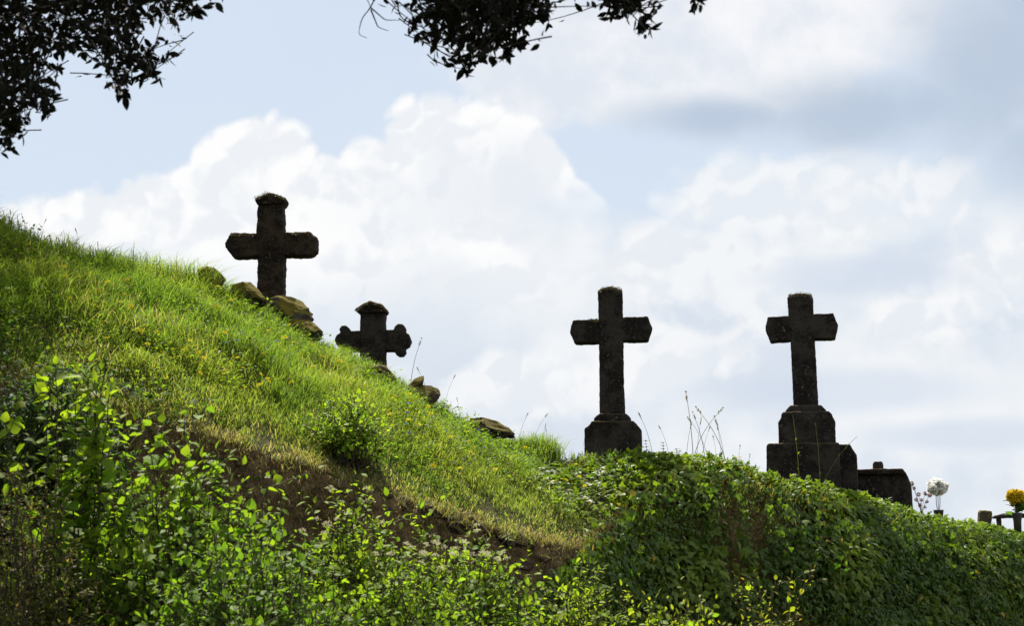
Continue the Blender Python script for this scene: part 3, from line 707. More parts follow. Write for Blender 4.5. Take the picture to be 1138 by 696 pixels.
# ---------------------------------------------------------------- shrubs
def shrub(name, label, px, d, py_top, w_px, shoots, leaf, size, col, tip_col=None, depth=0.8, twig=(5, .10, .32), gap=.05, opposite=False, tips=None, flowers=0, group=None, cat='shrub', sparse=1.0, young=0.3, lean=(0, 0), fill=3.8, dry=0.0):
    shoots = int(shoots * fill); twig = (twig[0] + 2, twig[1], twig[2]); size *= .82 if fill > 1.5 else 1.08; gap *= .72 if fill > 1.5 else 1; col = tuple(np.array(col) * np.array([2.05, 1.75, 1.0]))
    top = P(px, py_top, d); w = w_px * d / F; x0, y0 = float(top[0]), float(top[1])
    g = float(H(x0, y0)); base = np.array([x0 + lean[0], y0 + lean[1], g]); hgt = float(top[2]) - g
    root = empty(name, tuple(base), label, cat, group)
    st, fo = Acc(), Acc(); LP, LA, LN, LS, LC = [], [], [], [], []; ends = []
    tg = []
    for i in range(shoots):
        a = R_.uniform(0, 2 * math.pi); r = math.sqrt(R_.uniform(0, 1)); r2 = r
        zz = hgt * (1 - 0.45 * r2 ** 2.2) * (R_.uniform(.80, 1.0) if i % 5 < 3 else R_.uniform(.25, .85))
        tg.append(np.array([x0 + w * r * math.cos(a), y0 + depth * r * math.sin(a), g + zz]))
    for t in (tips or []): tg.append(P(*t))
    for i, tip in enumerate(tg):
        b0 = base * .62 + tip * .38 + np.array([R_.normal(0, w * .22), R_.normal(0, depth * .2), 0]); b0[2] = float(H(b0[0], b0[1])) - .03
        mid = b0 * .45 + tip * .55 + np.array([R_.normal(0, .08), R_.normal(0, .08), .28 * (tip[2] - b0[2]) * R_.uniform(.3, 1)])
        n = 16; pts = bez(b0, mid, tip, n); pts[1:-1] += R_.normal(0, .008, (n - 2, 3)); L = np.linalg.norm(tip - b0)
        tube(st, pts, np.linspace(.009, .002, n), vary((.075, .06, .035), 1)[0], 5)
        segs = [(pts[int(n * .3):], 1.0)]
        for k in range(twig[0]):
            j = R_.randint(int(n * .35), n - 1); tdir = unit(pts[j] - pts[j - 1]); sd = unit(np.cross(tdir, R_.normal(0, 1, 3)))
            ln = R_.uniform(twig[1], twig[2]); e = pts[j] + (tdir * .55 + sd * .8 + np.array([0, 0, .15])) * ln
            tw = bez(pts[j], pts[j] + (tdir * .2 + sd * .6) * ln * .6 + np.array([0, 0, .05]), e, 8)
            tube(st, tw, np.linspace(.0035, .0012, 8), (.09, .085, .035), 3); segs.append((tw[1:], .85))
            if i < shoots: ends.append(e)
        if i < shoots: ends.append(tip)
        for sp_, sc_ in segs:
            ln = np.linalg.norm(np.diff(sp_, axis=0), axis=1); cum = np.concatenate([[0], np.cumsum(ln)]); m = max(2, int(cum[-1] / gap * sparse))
            q = (np.arange(m) + R_.uniform(.2, .8, m)) / m * cum[-1]; q[-1] = cum[-1]
            pp = np.stack([np.interp(q, cum, sp_[:, c]) for c in range(3)], -1); tdir = unit(sp_[-1] - sp_[0])
            sd = unit(np.cross(tdir, np.array([0, 0, 1.0]) + R_.normal(0, .2, 3)))
            for sg in ((1, -1) if opposite else (None,)):
                sgn = np.where(np.arange(m) % 2, 1, -1) if sg is None else np.full(m, sg)
                A = tdir * .45 + sd * sgn[:, None] * .75 + R_.normal(0, .4, (m, 3)) + np.array([0, 0, -.35])
                A[-1] = tdir + R_.normal(0, .15, 3)
                N = unit(pp - (base + np.array([0, .12, .25 * hgt]))) * .75 + np.array([0, -.1, .55]) + R_.normal(0, .5, (m, 3))
                tipk = np.clip((q / cum[-1] - .55) / .45, 0, 1) * young
                S_ = size * sc_ * R_.uniform(.45, 1.3, m) * (1 - .35 * tipk)
                c = vary(col, m, .3); tc = np.asarray(tip_col if tip_col else col)
                kk = (tipk * R_.uniform(.3, 1, m))[:, None]; c = c * (1 - kk) + tc * R_.uniform(.8, 1.2, (m, 1)) * kk
                if dry: 
                    dm = R_.uniform(0, 1, m) < dry; c[dm] = np.array([.24, .17, .09]) * R_.uniform(.5, 1.1, (dm.sum(), 1))
                LP.append(pp); LA.append(A); LN.append(N); LS.append(S_); LC.append(c)
    LP_ = np.concatenate(LP); add_inst(fo, leaf, LP_, np.concatenate(LA), np.concatenate(LN), np.concatenate(LS), np.concatenate(LC), R_.uniform(.6, 1.25, len(LP_)))
    st.V = [v - base for v in st.V]; fo.V = [v - base for v in fo.V]
    st.build('stems', M_BARK, root); fo.build('foliage', M_LEAF, root)
    if flowers:
        e = np.array(ends); vis = e[np.argsort(-(e[:, 2] - .25 * (e[:, 1] - y0)))][:int(flowers * 2.2)]
        vis = vis[R_.permutation(len(vis))[:flowers]]
        proto = None
        for q in vis:
            if proto is None:
                fa = Acc(); m = 60; a = R_.uniform(0, 6.28, m); r = np.sqrt(R_.uniform(0, 1, m)) * .026
                pp = np.stack([r * np.cos(a), r * np.sin(a), .022 - r * .35 + R_.normal(0, .003, m)], -1)
                add_inst(fa, LEAF_SMALL, pp, R_.normal(0, 1, (m, 3)), np.array([0, 0, 1]) + R_.normal(0, .4, (m, 3)), R_.uniform(.006, .011, m), vary((.62, .58, .38), m, .2, .05))
                f = fa.build('flower_head', M_PETAL, root); proto = f
            else:
                f = proto.copy(); SC.collection.objects.link(f); f.parent = root
            f.location = q - base + np.array([0, 0, .012]); f.rotation_euler = (R_.normal(0, .3), R_.normal(0, .3), R_.uniform(0, 6)); k = R_.uniform(.7, 1.25); f.scale = (k, k, k * R_.uniform(.8, 1.2))
    return root

YG = (.20, .24, .025)
shrub('ivy_mound', 'dark ivy-clad mound on the slope edge behind the tall leafy sprigs', 40, 11.6, 400, 110, 34, IVY, .06, (.022, .05, .018), None, .45, twig=(6, .1, .3), gap=.035, cat='bush')
shrub('leafy_sapling', 'tall leafy sapling with large bright backlit leaves at the far left', 95, 8.6, 470, 85, 12, LEAF_BROAD, .088, (.07, .125, .02), YG, .4, twig=(4, .10, .24), gap=.055, sparse=1.0, young=.9, fill=1.45,
      tips=[(47, 398, 8.6), (62, 405, 8.5), (118, 398, 8.7), (105, 425, 8.6), (85, 415, 8.7), (20, 455, 8.5), (128, 440, 8.7), (150, 468, 8.6), (60, 450, 8.5), (5, 470, 8.4), (112, 412, 8.7), (124, 425, 8.6), (70, 425, 8.6), (55, 415, 8.5), (95, 402, 8.7), (120, 445, 8.6)], cat='sapling')
shrub('twiggy_bush', 'scruffy olive bush with dry beige twigs in the lower left corner', 22, 7.9, 500, 110, 46, LEAF_NARROW, .045, (.055, .075, .022), (.17, .13, .06), .5, twig=(6, .08, .22), gap=.03, young=.8, dry=.16, cat='bush')
shrub('leafy_bush', 'big mid-green bush with arching stems in front of the bare bank', 205, 8.5, 478, 125, 54, LEAF_BROAD, .075, (.06, .115, .02), YG, .6, twig=(5, .12, .32), gap=.06, young=.5,
      tips=[(205, 462, 8.5), (240, 500, 8.6), (270, 517, 8.6), (297, 530, 8.5), (180, 470, 8.6), (160, 480, 8.4)], cat='bush')
shrub('flowering_bush', 'light green bush with white flower heads and a tall arching shoot beneath the bank middle', 385, 9.6, 560, 95, 52, LEAF_OVATE, .070, (.075, .13, .022), YG, .55, twig=(5, .1, .28), gap=.05, young=.6, flowers=16,
      tips=[(395, 528, 9.6), (380, 535, 9.7), (410, 545, 9.6), (430, 552, 9.7), (472, 552, 9.8), (350, 560, 9.6), (445, 560, 9.6), (300, 560, 9.5)], cat='bush', group='white-flowered bushes below the bank')
shrub('flowering_bush', 'dense bush dotted with the most white flower heads, under the stony end of the bank', 520, 9.8, 588, 95, 54, LEAF_OVATE, .066, (.07, .125, .022), YG, .55, twig=(5, .1, .26), gap=.048, young=.5, flowers=26,
      tips=[(520, 582, 9.8), (545, 598, 9.8), (572, 600, 9.8), (480, 588, 9.7), (590, 606, 9.8)], cat='bush', group='white-flowered bushes below the bank')
shrub('low_bush', 'yellow-green bush with one small upright sprig at the foot of the ivy', 645, 9.2, 644, 85, 50, LEAF_OVATE, .062, (.09, .145, .02), YG, .5, twig=(5, .08, .24), gap=.045, young=.8,
      tips=[(648, 622, 9.4), (655, 625, 9.4), (665, 634, 9.4), (620, 648, 9.3), (600, 640, 9.3), (690, 652, 9.2)], cat='bush')
shrub('low_bush', 'low yellow-tipped bush right of the middle along the bottom', 750, 9.0, 668, 95, 44, LEAF_OVATE, .062, (.085, .14, .02), (.24, .22, .03), .5, twig=(5, .08, .24), gap=.045, young=.9,
      tips=[(700, 664, 9), (760, 672, 9), (720, 672, 9), (790, 684, 9)], cat='bush')
shrub('slender_bush', 'slender bush whose reddish-tipped sprig reaches right across the ivy', 835, 9.4, 676, 50, 18, LEAF_OVATE, .055, (.085, .135, .02), (.26, .16, .03), .4, twig=(4, .06, .2), gap=.042, young=.9,
      tips=[(905, 632, 9.6), (880, 638, 9.6), (862, 645, 9.6), (845, 655, 9.5), (832, 662, 9.5), (815, 664, 9.4)], cat='bush')
shrub('hillside_bush', 'rounded small-leaved bush growing alone on the grassy slope', 388, 13.45, 452, 40, 26, LEAF_OVATE, .056, (.10, .17, .025), (.18, .22, .03), .32, twig=(5, .08, .24), gap=.045, fill=2.2, cat='bush',
      tips=[(372, 445, 13.4), (398, 438, 13.5), (412, 452, 13.4), (360, 462, 13.4), (385, 436, 13.5)])
shrub('front_bush', 'dark shaded bush along the bottom left of centre', 280, 7.6, 570, 140, 66, LEAF_OVATE, .062, (.05, .10, .018), (.10, .16, .025), .6, twig=(6, .1, .26), gap=.046, young=.5, cat='bush')
shrub('front_bush', 'leafy green bush along the bottom middle in front of the white flower heads', 455, 8.2, 618, 120, 54, LEAF_OVATE, .062, (.065, .12, .02), YG, .5, twig=(6, .1, .26), gap=.046, young=.5, flowers=7, cat='bush')


def undergrowth():
    acc = Acc(); n = 9000
    x = R_.uniform(-4.2, 6, n); y = R_.uniform(7.2, 12.5, n) + np.clip(x, 0, 9) * .6; B = np.stack([x, y, H(x, y) - .01], -1)
    k = fbm(x * .8, y * .8, 101) > -.12; B = B[k]; n = len(B)
    lean = R_.normal(0, 1, (n, 3)); lean[:, 2] = 0; lean = unit(lean) * R_.uniform(.1, .9, (n, 1)); lean[:, 2] -= .15
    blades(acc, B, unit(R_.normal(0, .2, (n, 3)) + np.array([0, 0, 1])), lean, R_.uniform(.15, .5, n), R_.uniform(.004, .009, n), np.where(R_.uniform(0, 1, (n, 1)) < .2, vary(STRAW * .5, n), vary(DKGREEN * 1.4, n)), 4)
    m = 16000; x = R_.uniform(-4.2, 6, m); y = R_.uniform(7.2, 12.6, m) + np.clip(x, 0, 9) * .6
    p = np.stack([x, y, H(x, y) + R_.uniform(.02, .32, m) * np.clip(.6 + 2 * fbm(x * 1.5, y * 1.5, 103), .1, 1.3)], -1)
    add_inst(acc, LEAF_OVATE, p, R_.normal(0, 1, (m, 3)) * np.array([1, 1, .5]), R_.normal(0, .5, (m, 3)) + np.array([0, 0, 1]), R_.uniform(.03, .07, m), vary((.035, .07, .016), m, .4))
    # creeping growth that covers the foot of the bank
    m = 26000; x = R_.uniform(-5, 1.0, m); yb, zb, yc, zc, yf, zf = edges(x)
    lim = .30 + .9 * fbm(x * 1.6, x * 0 + 4.4, 121); t = R_.uniform(-3.2, 1, m) ; t = np.where(t > 0, t * np.clip(lim, .05, .8), t); y = yf + np.where(t > 0, t * (yb - yf), t * .35)
    p = np.stack([x, y - R_.uniform(.02, .22, m), H(x, y) + R_.uniform(0, .2, m)], -1)
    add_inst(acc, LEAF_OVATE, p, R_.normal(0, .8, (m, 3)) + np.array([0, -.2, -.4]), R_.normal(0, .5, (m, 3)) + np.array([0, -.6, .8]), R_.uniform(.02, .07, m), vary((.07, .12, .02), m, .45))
    o = acc.build('undergrowth', M_LEAF); tag(o, 'shaded tangle of low leaves and grass beneath the bushes', 'undergrowth', None, 'stuff')
undergrowth()


# ---------------------------------------------------------------- flowers and tall weeds
def simple(name, acc, mat, loc, label, cat, group=None):
    o = acc.build(name, mat); o.location = loc; return tag(o, label, cat, group)
def wildflowers():
    def proto(col, heart, r, petals):
        a = Acc(); tube(a, [(0, 0, -.22), (.004, 0, -.08), (0, 0, 0)], .0014, (.07, .12, .02), 3)
        an = np.arange(petals) * 6.2832 / petals; A = np.stack([np.cos(an), np.sin(an), .25 + 0 * an], -1)
        add_inst(a, LEAF_SMALL, np.zeros((petals, 3)), A, np.tile([[0, 0, 1.0]], (petals, 1)), np.full(petals, r), vary(col, petals, .12, .03))
        a.add(ICO1[0] * np.array([.3, .3, .2]) * r + np.array([0, 0, .1 * r]), [ICO1[1]], heart); return a.mesh('wildflower')
    yel = proto((.58, .49, .006), (.5, .36, .004), .023, 9); blu = proto((.12, .12, .42), (.1, .1, .3), .018, 7)
    def spread(me, boxes, name, label, group):
        for (x0, y0, x1, y1, cnt) in boxes:
            for i in range(int(cnt * 1.25)):
                px, py = R_.uniform(x0, x1), R_.uniform(y0, y1)
                # march along the line of sight until it meets the slope
                ds = np.linspace(12, 18, 240); q = P(np.full(240, px), np.full(240, py), ds); below = q[:, 2] < H(q[:, 0], q[:, 1])
                if not below.any(): continue
                g = q[np.argmax(below)]
                o = bpy.data.objects.new(name, me); SC.collection.objects.link(o); o.location = (g[0], g[1], float(H(g[0], g[1])) + R_.uniform(.16, .27))
                o.rotation_euler = (R_.uniform(.1, .9), R_.normal(0, .3), R_.normal(0, .6)); k = R_.uniform(.6, 1.25); o.scale = (k, k, k); tag(o, label, 'flower', group)
    yel.materials.append(M_PETAL); blu.materials.append(M_PETAL)
    spread(yel, [(60, 320, 150, 370, 16), (100, 330, 330, 430, 46), (160, 400, 300, 460, 22), (300, 400, 420, 470, 10), (430, 465, 480, 500, 14), (480, 485, 600, 560, 18), (615, 545, 650, 565, 6)], 'yellow_flower',
           'small yellow wildflower in the long grass of the slope', 'yellow wildflowers on the slope')
    spread(blu, [(240, 360, 320, 420, 8), (450, 475, 520, 510, 7), (520, 500, 560, 520, 5)], 'blue_flower', 'small violet-blue wildflower in the long grass of the slope', 'blue wildflowers on the slope')
wildflowers()


def stalks():
    # grass stalks with seed heads along the skyline
    protos = []
    for k in range(4):
        a = Acc(); L = .42; lean = [.05, -.08, .12, .2][k]; pts = bez((0, 0, 0), (lean * .2, 0, L * .6), (lean, 0, L), 9)
        tube(a, pts, np.linspace(.0026, .0014, 9), (.14, .13, .05), 4)
        st = Acc(); m = 34; q = R_.uniform(0, 1, m); hd = unit(pts[-1] - pts[-2]); B = pts[-1] + hd * (q * .07)[:, None]
        add_inst(st, LEAF_SMALL, B, hd + R_.normal(0, .45, (m, 3)), R_.normal(0, 1, (m, 3)), R_.uniform(.008, .016, m), vary((.12, .095, .05), m))
        ms = a.mesh('stem'); ms.materials.append(M_GRASS); mh = st.mesh('seed_head'); mh.materials.append(M_GRASS); protos.append((ms, mh))
    spots = [(15, 262, .30), (32, 268, .34), (40, 270, .30), (55, 278, .26), (64, 280, .3), (82, 286, .24), (93, 290, .36), (97, 292, .3), (108, 292, .28), (118, 298, .24), (140, 305, .26), (150, 308, .22), (165, 312, .26), (176, 316, .22), (190, 320, .22), (208, 326, .2),
             (258, 345, .2), (455, 436, .55), (478, 455, .4), (492, 460, .4), (512, 475, .3), (530, 485, .26), (575, 500, .36), (590, 503, .4), (602, 507, .32), (612, 510, .3), (727, 516, .5), (768, 518, .65), (774, 520, .5), (785, 521, .55), (798, 523, .4), (811, 525, .75), (762, 517, .45), (771, 518, .7), (779, 520, .42), (790, 522, .6), (803, 524, .5), (807, 524, .62), (820, 527, .4), (745, 515, .4), (830, 530, .3), (650, 514, .16), (660, 516, .2)]
    for i, (px, py, L) in enumerate(spots):
        dd = float(np.interp(px, [0, 200, 430, 620, 740, 830], [15.3, 16.1, 16.8, 17, 17.3, 18.4])); g = P(px, py, dd); g[2] = float(H(g[0], g[1])) - .02
        where = 'left of the tallest cross' if px < 300 else ('between small and slender cross' if px < 640 else 'between slender and stepped cross')
        o = empty('grass_stalk', tuple(g), 'thin grass stalk with a seed head on the skyline ' + where, 'grass stalk', 'grass stalks on the skyline')
        k = L / .42 * R_.uniform(.92, 1.05); o.scale = (k * R_.choice([-1, 1]), k, k); o.rotation_euler = (0, 0, R_.uniform(-1.3, 1.3))
        ms, mh = protos[i % 4]
        for nm, me in (('stem', ms), ('seed_head', mh)):
            c = bpy.data.objects.new(nm, me); SC.collection.objects.link(c); c.parent = o
    # whorled weeds right of the slender cross
    for px, py, hh, lab in [(718, 512, .26, 'short upright weed with whorled leaves close to the slender cross plinth'), (737, 513, .25, 'upright whorled weed with the bushier tip, second right of the slender cross plinth'), (752, 516, .16, 'smallest whorled weed right of the slender cross plinth')]:
        g = P(px, py, 17.3); g[2] = float(H(g[0], g[1])) - .01
        o = empty('whorled_weed', tuple(g), lab, 'weed', 'whorled weeds on the skyline')
        a = Acc(); tube(a, [(0, 0, 0), (.01, 0, hh * .5), (0, 0, hh)], [.004, .003, .002], (.08, .09, .03), 4); a.build('stem', M_GRASS, o)
        a = Acc()
        for q in np.arange(.35, 1.01, .13):
            m = 8; an = R_.uniform(0, 6.28, m); A = np.stack([np.cos(an), np.sin(an), .5 + 0 * an], -1)
            add_inst(a, LEAF_NARROW, np.tile([[0, 0, hh * q]], (m, 1)), A, np.tile([[0, 0, 1.]], (m, 1)), R_.uniform(.03, .05, m), vary((.06, .075, .035), m))
        a.build('leaves', M_LEAF, o)
    # long stems in front of the stepped cross
    for px, py, tx, ty, d, lab in [(905, 562, 953, 485, 19.5, 'long arching seed stem leaning right across the stepped plinth'), (889, 552, 881, 462, 19.2, 'thin pale upright stem in front of the stepped plinth, left one'), (912, 556, 906, 470, 19.2, 'thin pale upright stem in front of the stepped plinth, right one'), (640, 585, 693, 541, 15.2, 'long curved grass blade springing from the ivy below the slender cross')]:
        g = P(px, py, d); e = P(tx, ty, d); a = Acc(); m = (g + e) / 2 + np.array([-.08 if tx > px else .02, 0, .12]); pts = bez(0 * g, m - g, e - g, 12)
        o = empty('wild_stem', tuple(g), lab, 'stem'); tube(a, pts, np.linspace(.006, .002, 12), (.17, .19, .06), 4); a.build('stem', M_GRASS, o)
        a = Acc(); k = 9; ii = R_.randint(1, 11, k); add_inst(a, LEAF_NARROW, pts[ii], unit(pts[-1]) + R_.normal(0, .5, (k, 3)), R_.normal(0, 1, (k, 3)), R_.uniform(.015, .05, k), vary((.12, .15, .04), k)); a.build('leaves', M_GRASS, o)
stalks()


def bloom_mesh(r, col, n=120):
    a = Acc(); dr = unit(R_.normal(0, 1, (n, 3))); p = dr * r * .35
    add_inst(a, LEAF_BROAD, p, dr + R_.normal(0, .35, (n, 3)), R_.normal(0, 1, (n, 3)), R_.uniform(.5, .72, n) * r, vary(col, n, .12, .03)); me = a.mesh('bloom'); me.materials.append(M_PETAL); return me
def plain_mat(name, col, rough=.6):
    m, t = new_mat(name); tc = t.nodes.new('ShaderNodeTexCoord'); n = noise(tc.outputs['Object'], 18, 5)
    output(t, principled(t, mixc(n, col, tuple(x * .5 for x in col)), rough, .4, n, .003).outputs[0]); return m
M_POT = plain_mat("dark_pot", (.03, .027, .026), .5)
def lathe(acc, prof, k=20):
    prof = np.asarray(prof, float); n = len(prof); an = np.arange(k) * 6.28318 / k
    V = np.stack([prof[:, None, 0] * np.cos(an), prof[:, None, 0] * np.sin(an), prof[:, None, 1] + 0 * an], -1)
    i = np.arange(n - 1)[:, None] * k; j = np.arange(k)[None]; j2 = (j + 1) % k
    acc.add(V.reshape(-1, 3), [np.stack([i + j, i + j2, i + k + j2, i + k + j], -1).reshape(-1, 4)], (.1, .1, .1))
def grave_flowers():
    # white
    d = 22.3; px = F / d
    b = P(1043, 568, d); v = empty('flower_pot', tuple(b), 'small dark pot under the white bouquet, rim just above the ivy', 'pot')
    a = Acc(); lathe(a, [(.0, -.15), (.05, -.15), (.068, 0), (.07, .01), (.058, .01), (.05, -.02), (0, -.02)]); a.build('body', M_POT, v)
    o = empty('flower_bouquet', tuple(b), 'round bouquet of white blooms on thin bare stems in a dark pot', 'bouquet')
    c0 = P(1042, 542, d) - b
    for k in (-1, 0, 1):
        a = Acc(); tube(a, [(.012 * k, 0, -.02), (.025 * k, 0, .1), (.028 * k, 0, c0[2] - .05)], .005, (.10, .10, .07), 5); a.build('stem', M_BARK, o)
    me = bloom_mesh(.062, (.86, .85, .82))
    for q in unit(R_.normal(0, 1, (40, 3))) * R_.uniform(.3, 1, (40, 1)) ** .5:
        f = bpy.data.objects.new('bloom', me); SC.collection.objects.link(f); f.parent = o
        f.location = c0 + q * np.array([.115, .10, .095]); f.rotation_euler = tuple(R_.uniform(0, 6, 3)); k = R_.uniform(.8, 1.1); f.scale = (k, k, k)
    # faded pink
    d = 22.0; b = P(1024, 566, d); o = empty('faded_bouquet', tuple(b), 'faded pinkish dried flowers between the chest tomb and the white bouquet', 'bouquet')
    me = bloom_mesh(.035, (.33, .22, .19), 50)
    for px_, py_ in [(1016, 543), (1021, 550), (1028, 549), (1033, 551), (1024, 556), (1018, 556), (1030, 558), (1013, 538), (1022, 562), (1028, 564)]:
        q = P(px_, py_, d) - b; f = bpy.data.objects.new('bloom', me); SC.collection.objects.link(f); f.parent = o; f.location = q; f.rotation_euler = tuple(R_.uniform(0, 6, 3)); k = R_.uniform(.6, 1.1); f.scale = (k, k, k)
        a = Acc(); tube(a, bez((0, 0, -.08), q * .5 + np.array([0, 0, .02]), q, 6), .003, (.09, .07, .05), 3); a.build('stem', M_BARK, o)
    # yellow
    d = 22.9; b = P(1131, 588, d); v = empty('flower_vase', tuple(b), 'dark vase holding the yellow flowers at the right edge', 'vase')
    a = Acc(); lathe(a, [(0, -.1), (.05, -.1), (.055, .1), (.07, .2), (.072, .225), (.06, .225), (.05, .18), (0, .18)]); a.build('body', M_POT, v)
    o = empty('flower_bouquet', tuple(b), 'bunch of yellow blooms with green leaves in a dark vase', 'bouquet')
    c0 = P(1129, 553, d) - b; me = bloom_mesh(.058, (.68, .50, .03))
    for q in unit(R_.normal(0, 1, (38, 3))) * R_.uniform(.25, 1, (38, 1)) ** .5:
        f = bpy.data.objects.new('bloom', me); SC.collection.objects.link(f); f.parent = o; f.location = c0 + q * np.array([.115, .1, .085]); f.rotation_euler = tuple(R_.uniform(0, 6, 3)); k = R_.uniform(.75, 1.1); f.scale = (k, k, k)
    a = Acc(); m = 44; t0 = np.tile([[0, 0, .2]], (m, 1)) + R_.normal(0, .03, (m, 3)); t0[:, 2] += R_.uniform(0, .16, m)
    add_inst(a, LEAF_NARROW, t0, np.stack([R_.normal(0, .7, m), R_.normal(0, .5, m), R_.uniform(.1, 1, m)], -1), np.array([0, 0, 1]) + R_.normal(0, .4, (m, 3)), R_.uniform(.08, .2, m), vary((.06, .11, .03), m)); a.build('leaves', M_LEAF, o)
    a = Acc()
    for k in range(7):
        tube(a, [(.01 * (k - 3) * .8, 0, .15), c0 * .6 + R_.normal(0, .03, 3), c0 + R_.normal(0, .05, 3)], .004, (.07, .10, .03), 4)
    a.build('stems', M_GRASS, o)
grave_flowers()


# ---------------------------------------------------------------- the oak whose boughs hang into view
def in_poly(px, py, poly):
    poly = np.asarray(poly, float); r = np.zeros(len(px), bool); j = len(poly) - 1
    for i in range(len(poly)):
        xi, yi = poly[i]; xj, yj = poly[j]
        r ^= ((yi > py) != (yj > py)) & (px < (xj - xi) * (py - yi) / (yj - yi + 1e-9) + xi); j = i
    return r
def oak():
    bx, by = -6.4, 8.2; b = np.array([bx, by, float(H(bx, by))])
    root = empty('oak_tree', tuple(b), 'dark evergreen oak whose leafy boughs hang into the top of the view', 'tree')
    wood, fo, tw = Acc(), Acc(), Acc()
    BK = (.03, .025, .02)
    fork = b + np.array([.4, -.3, 3.4])
    tube(wood, bez(b + np.array([0, 0, -.3]), b + np.array([-.15, .1, 1.6]), fork, 10), np.linspace(.42, .27, 10), BK, 12)
    lobes = [(-7.4, 10.5, 6.4, 2.3), (-7.6, 14.2, 7.6, 2.0), (-6.5, 16.3, 9.3, 2.0), (-6.3, 13.9, 8.2, 1.6), (-4.7, 10.6, 6.7, 1.6), (-4.4, 7.2, 7.4, 2.4), (0.2, 6.2, 6.6, 2.0), (-2.0, 2.5, 7.2, 2.6), (-6.4, 5.0, 6.0, 2.8), (2.0, 4.0, 7.0, 2.0), (-6.5, 18.6, 10.2, 1.8)]
    for (x, y, z, r) in lobes:
        c = np.array([x, y, z]); tube(wood, bez(fork, (fork + c) / 2 + np.array([0, 0, 1.0]), c, 14), np.linspace(.17, .05, 14), BK, 8)
        for i in range(9):
            q = c + unit(R_.normal(0, 1, 3)) * r * .8
            bz = bez(c, (c + q) / 2 + R_.normal(0, .2, 3), q, 6); qx, qy, qd = proj(bz)
            if ((qd > .2) & (qx > -90) & (qx < 1230) & (qy > -70) & (qy < 760)).any(): continue   # no bare limb reaches as low as the view
            tube(wood, bz, np.linspace(.045, .012, 6), BK, 5)
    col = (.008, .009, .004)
    # unseen crown outside the view, lobes placed to shade slope, bushes and crosses
    for (x, y, z, r) in lobes:
        k = int(r * r * 300); dr = unit(R_.normal(0, 1, (k, 3))); c = np.array([x, y, z]) + dr * (r * R_.uniform(.35, 1.05, (k, 1)) ** .6)
        m = 9; p = np.repeat(c, m, 0) + R_.normal(0, .13, (k * m, 3)); px, py, d = proj(p)
        ok = ~((d > 0.3) & (px > -60) & (px < 1200) & (py > -45) & (py < 740)); p = p[ok]; n = len(p)
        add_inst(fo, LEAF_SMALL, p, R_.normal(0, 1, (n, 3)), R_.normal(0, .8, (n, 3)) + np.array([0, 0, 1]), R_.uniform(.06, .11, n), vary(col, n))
    # boughs in view: dense masses whose outlines follow the hanging sprays
    masses = [
        ([(-60, -60), (250, -60), (243, 2), (222, 0), (205, 18), (196, 34), (180, 18), (163, 22), (152, 45), (160, 60), (186, 88), (170, 92), (150, 90), (138, 108), (122, 95), (108, 76), (112, 55), (98, 50), (82, 62), (70, 66), (62, 58), (40, 72), (32, 88), (38, 104), (60, 110), (52, 128), (30, 118), (22, 140), (18, 165), (6, 172), (-60, 172)], 760, 6.6),
        ([(462, -60), (610, -60), (608, 18), (596, 22), (590, 12), (575, 34), (566, 58), (560, 40), (545, 66), (540, 74), (525, 60), (508, 58), (495, 40), (476, 50), (474, 36), (480, 18)], 380, 6.3),
        ([(664, -60), (720, -60), (712, 12), (728, 28), (722, 38), (708, 26), (690, 20), (676, 22), (672, 6)], 110, 6.1),
        ([(764, -60), (790, -60), (783, 6), (776, 10), (768, 4)], 22, 6.0),
        ([(510, 62), (526, 66), (524, 84), (514, 78)], 9, 6.3)]
    for poly, cnt, d0 in masses:
        pl = np.array(poly, float); lo, hi = pl.min(0), pl.max(0); pts = []
        while len(pts) < cnt:
            q = R_.uniform(lo, hi, (400, 2)); q = q[in_poly(q[:, 0], q[:, 1], pl)]; pts += list(q)
        pts = np.array(pts[:cnt]); dd = d0 + R_.uniform(-.7, .7, cnt); C = P(pts[:, 0], pts[:, 1], dd)
        hub = P((lo[0] + hi[0]) / 2, -150, d0); 
        for i in range(cnt):
            # a twig that comes down from the bough, a spray of leaves round its end
            up = np.array([R_.normal(0, .12), R_.normal(0, .10), R_.uniform(-.03, .18)]); p0 = C[i] + up + (hub - C[i]) * .06
            t = bez(p0, (p0 + C[i]) / 2 + R_.normal(0, .02, 3), C[i], 6); tube(tw, t, np.linspace(.003, .0012, 6), BK, 4)
            m = R_.randint(5, 11); ii = R_.randint(1, 6, m); p = t[ii] + R_.normal(0, .008, (m, 3)); dirs = unit(C[i] - p0)
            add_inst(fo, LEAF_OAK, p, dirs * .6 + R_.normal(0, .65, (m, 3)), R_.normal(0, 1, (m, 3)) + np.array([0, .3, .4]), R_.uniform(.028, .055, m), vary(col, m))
        for i in range(max(2, cnt // 40)):
            c = C[R_.randint(cnt)]; tube(tw, bez(hub + R_.normal(0, .3, 3), (hub + c) / 2 + R_.normal(0, .1, 3), c, 12), np.linspace(.009, .002, 12), BK, 5)
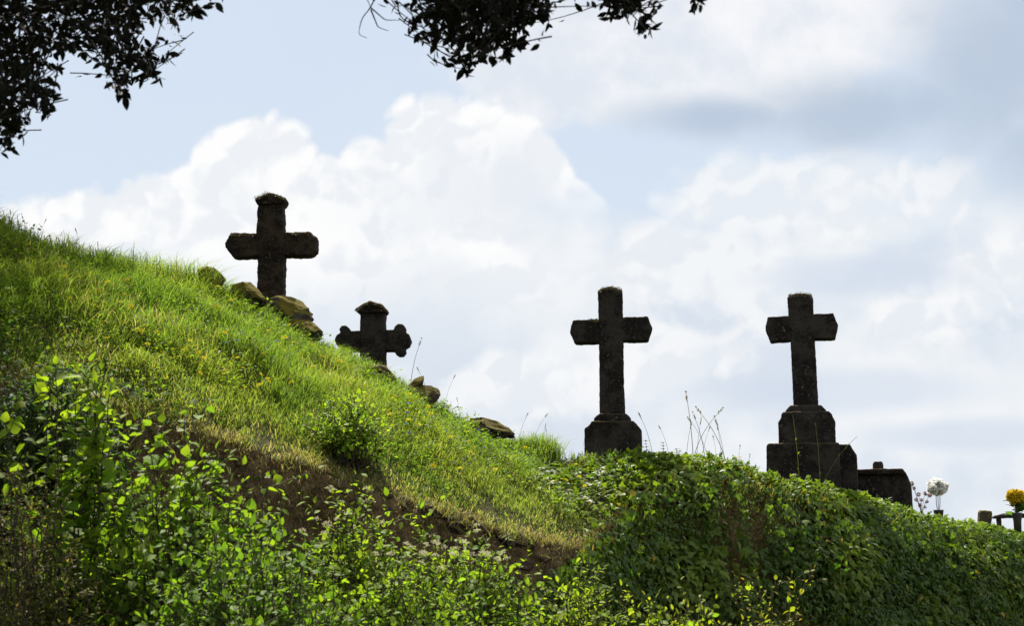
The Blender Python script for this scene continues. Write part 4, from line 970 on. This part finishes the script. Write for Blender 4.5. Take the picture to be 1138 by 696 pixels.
    # sprays that hang clear, each on its own thin twig
    for path in [[(100, 20), (135, 60), (160, 80), (184, 88)], [(90, 30), (118, 70), (128, 95), (138, 106)], [(10, 60), (35, 95), (58, 112)], [(0, 100), (12, 140), (12, 168)], [(180, -10), (205, 15), (240, 2)], [(560, 0), (590, 14), (608, 10)], [(540, 20), (556, 48), (562, 60)], [(490, 40), (510, 62), (518, 82)], [(690, 0), (708, 22), (726, 32)], [(560, 30), (572, 50), (576, 42)]]:
        q = np.array(path, float); d0 = 6.4 + R_.uniform(-.3, .3); pts = P(q[:, 0], q[:, 1], d0); tt = np.linspace(0, len(q) - 1, 14); cv = np.stack([np.interp(tt, np.arange(len(q)), pts[:, c]) for c in range(3)], -1)
        tube(tw, cv, np.linspace(.004, .001, 14), BK, 4); m = 16; ii = R_.randint(5, 14, m)
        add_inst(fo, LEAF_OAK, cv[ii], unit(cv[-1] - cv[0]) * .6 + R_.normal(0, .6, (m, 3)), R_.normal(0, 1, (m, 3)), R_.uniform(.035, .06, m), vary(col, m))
    # bare twigs
    for path in [[(430, -30), (412, 8), (402, 20), (398, 38), (408, 42)], [(412, 10), (420, 30), (432, 34)], [(412, 8), (428, 22), (446, 22)], [(438, -20), (444, 18), (462, 30), (470, 28)], [(458, -20), (462, 10), (472, 34)], [(470, -10), (478, 10), (474, 30)], [(400, -20), (412, 8)], [(425, -20), (440, 8), (450, 4)]]:
        q = np.array(path, float); pts = P(q[:, 0], q[:, 1], 6.3); tt = np.linspace(0, len(q) - 1, 16); cv = np.stack([np.interp(tt, np.arange(len(q)), pts[:, c]) for c in range(3)], -1)
        cv[1:-1] = (cv[:-2] + cv[1:-1] * 2 + cv[2:]) / 4; tube(tw, cv, np.linspace(.0032, .001, 16), BK, 4)
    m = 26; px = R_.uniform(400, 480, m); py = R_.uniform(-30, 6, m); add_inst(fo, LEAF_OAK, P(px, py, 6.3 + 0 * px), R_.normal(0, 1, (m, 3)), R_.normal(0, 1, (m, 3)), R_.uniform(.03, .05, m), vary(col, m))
    for a, nm, mt in ((wood, 'trunk', M_BARK), (tw, 'twigs', M_BARK), (fo, 'crown', M_OAK)):
        a.V = [v - b for v in a.V]; a.build(nm, mt, root, nm == 'trunk')
oak()
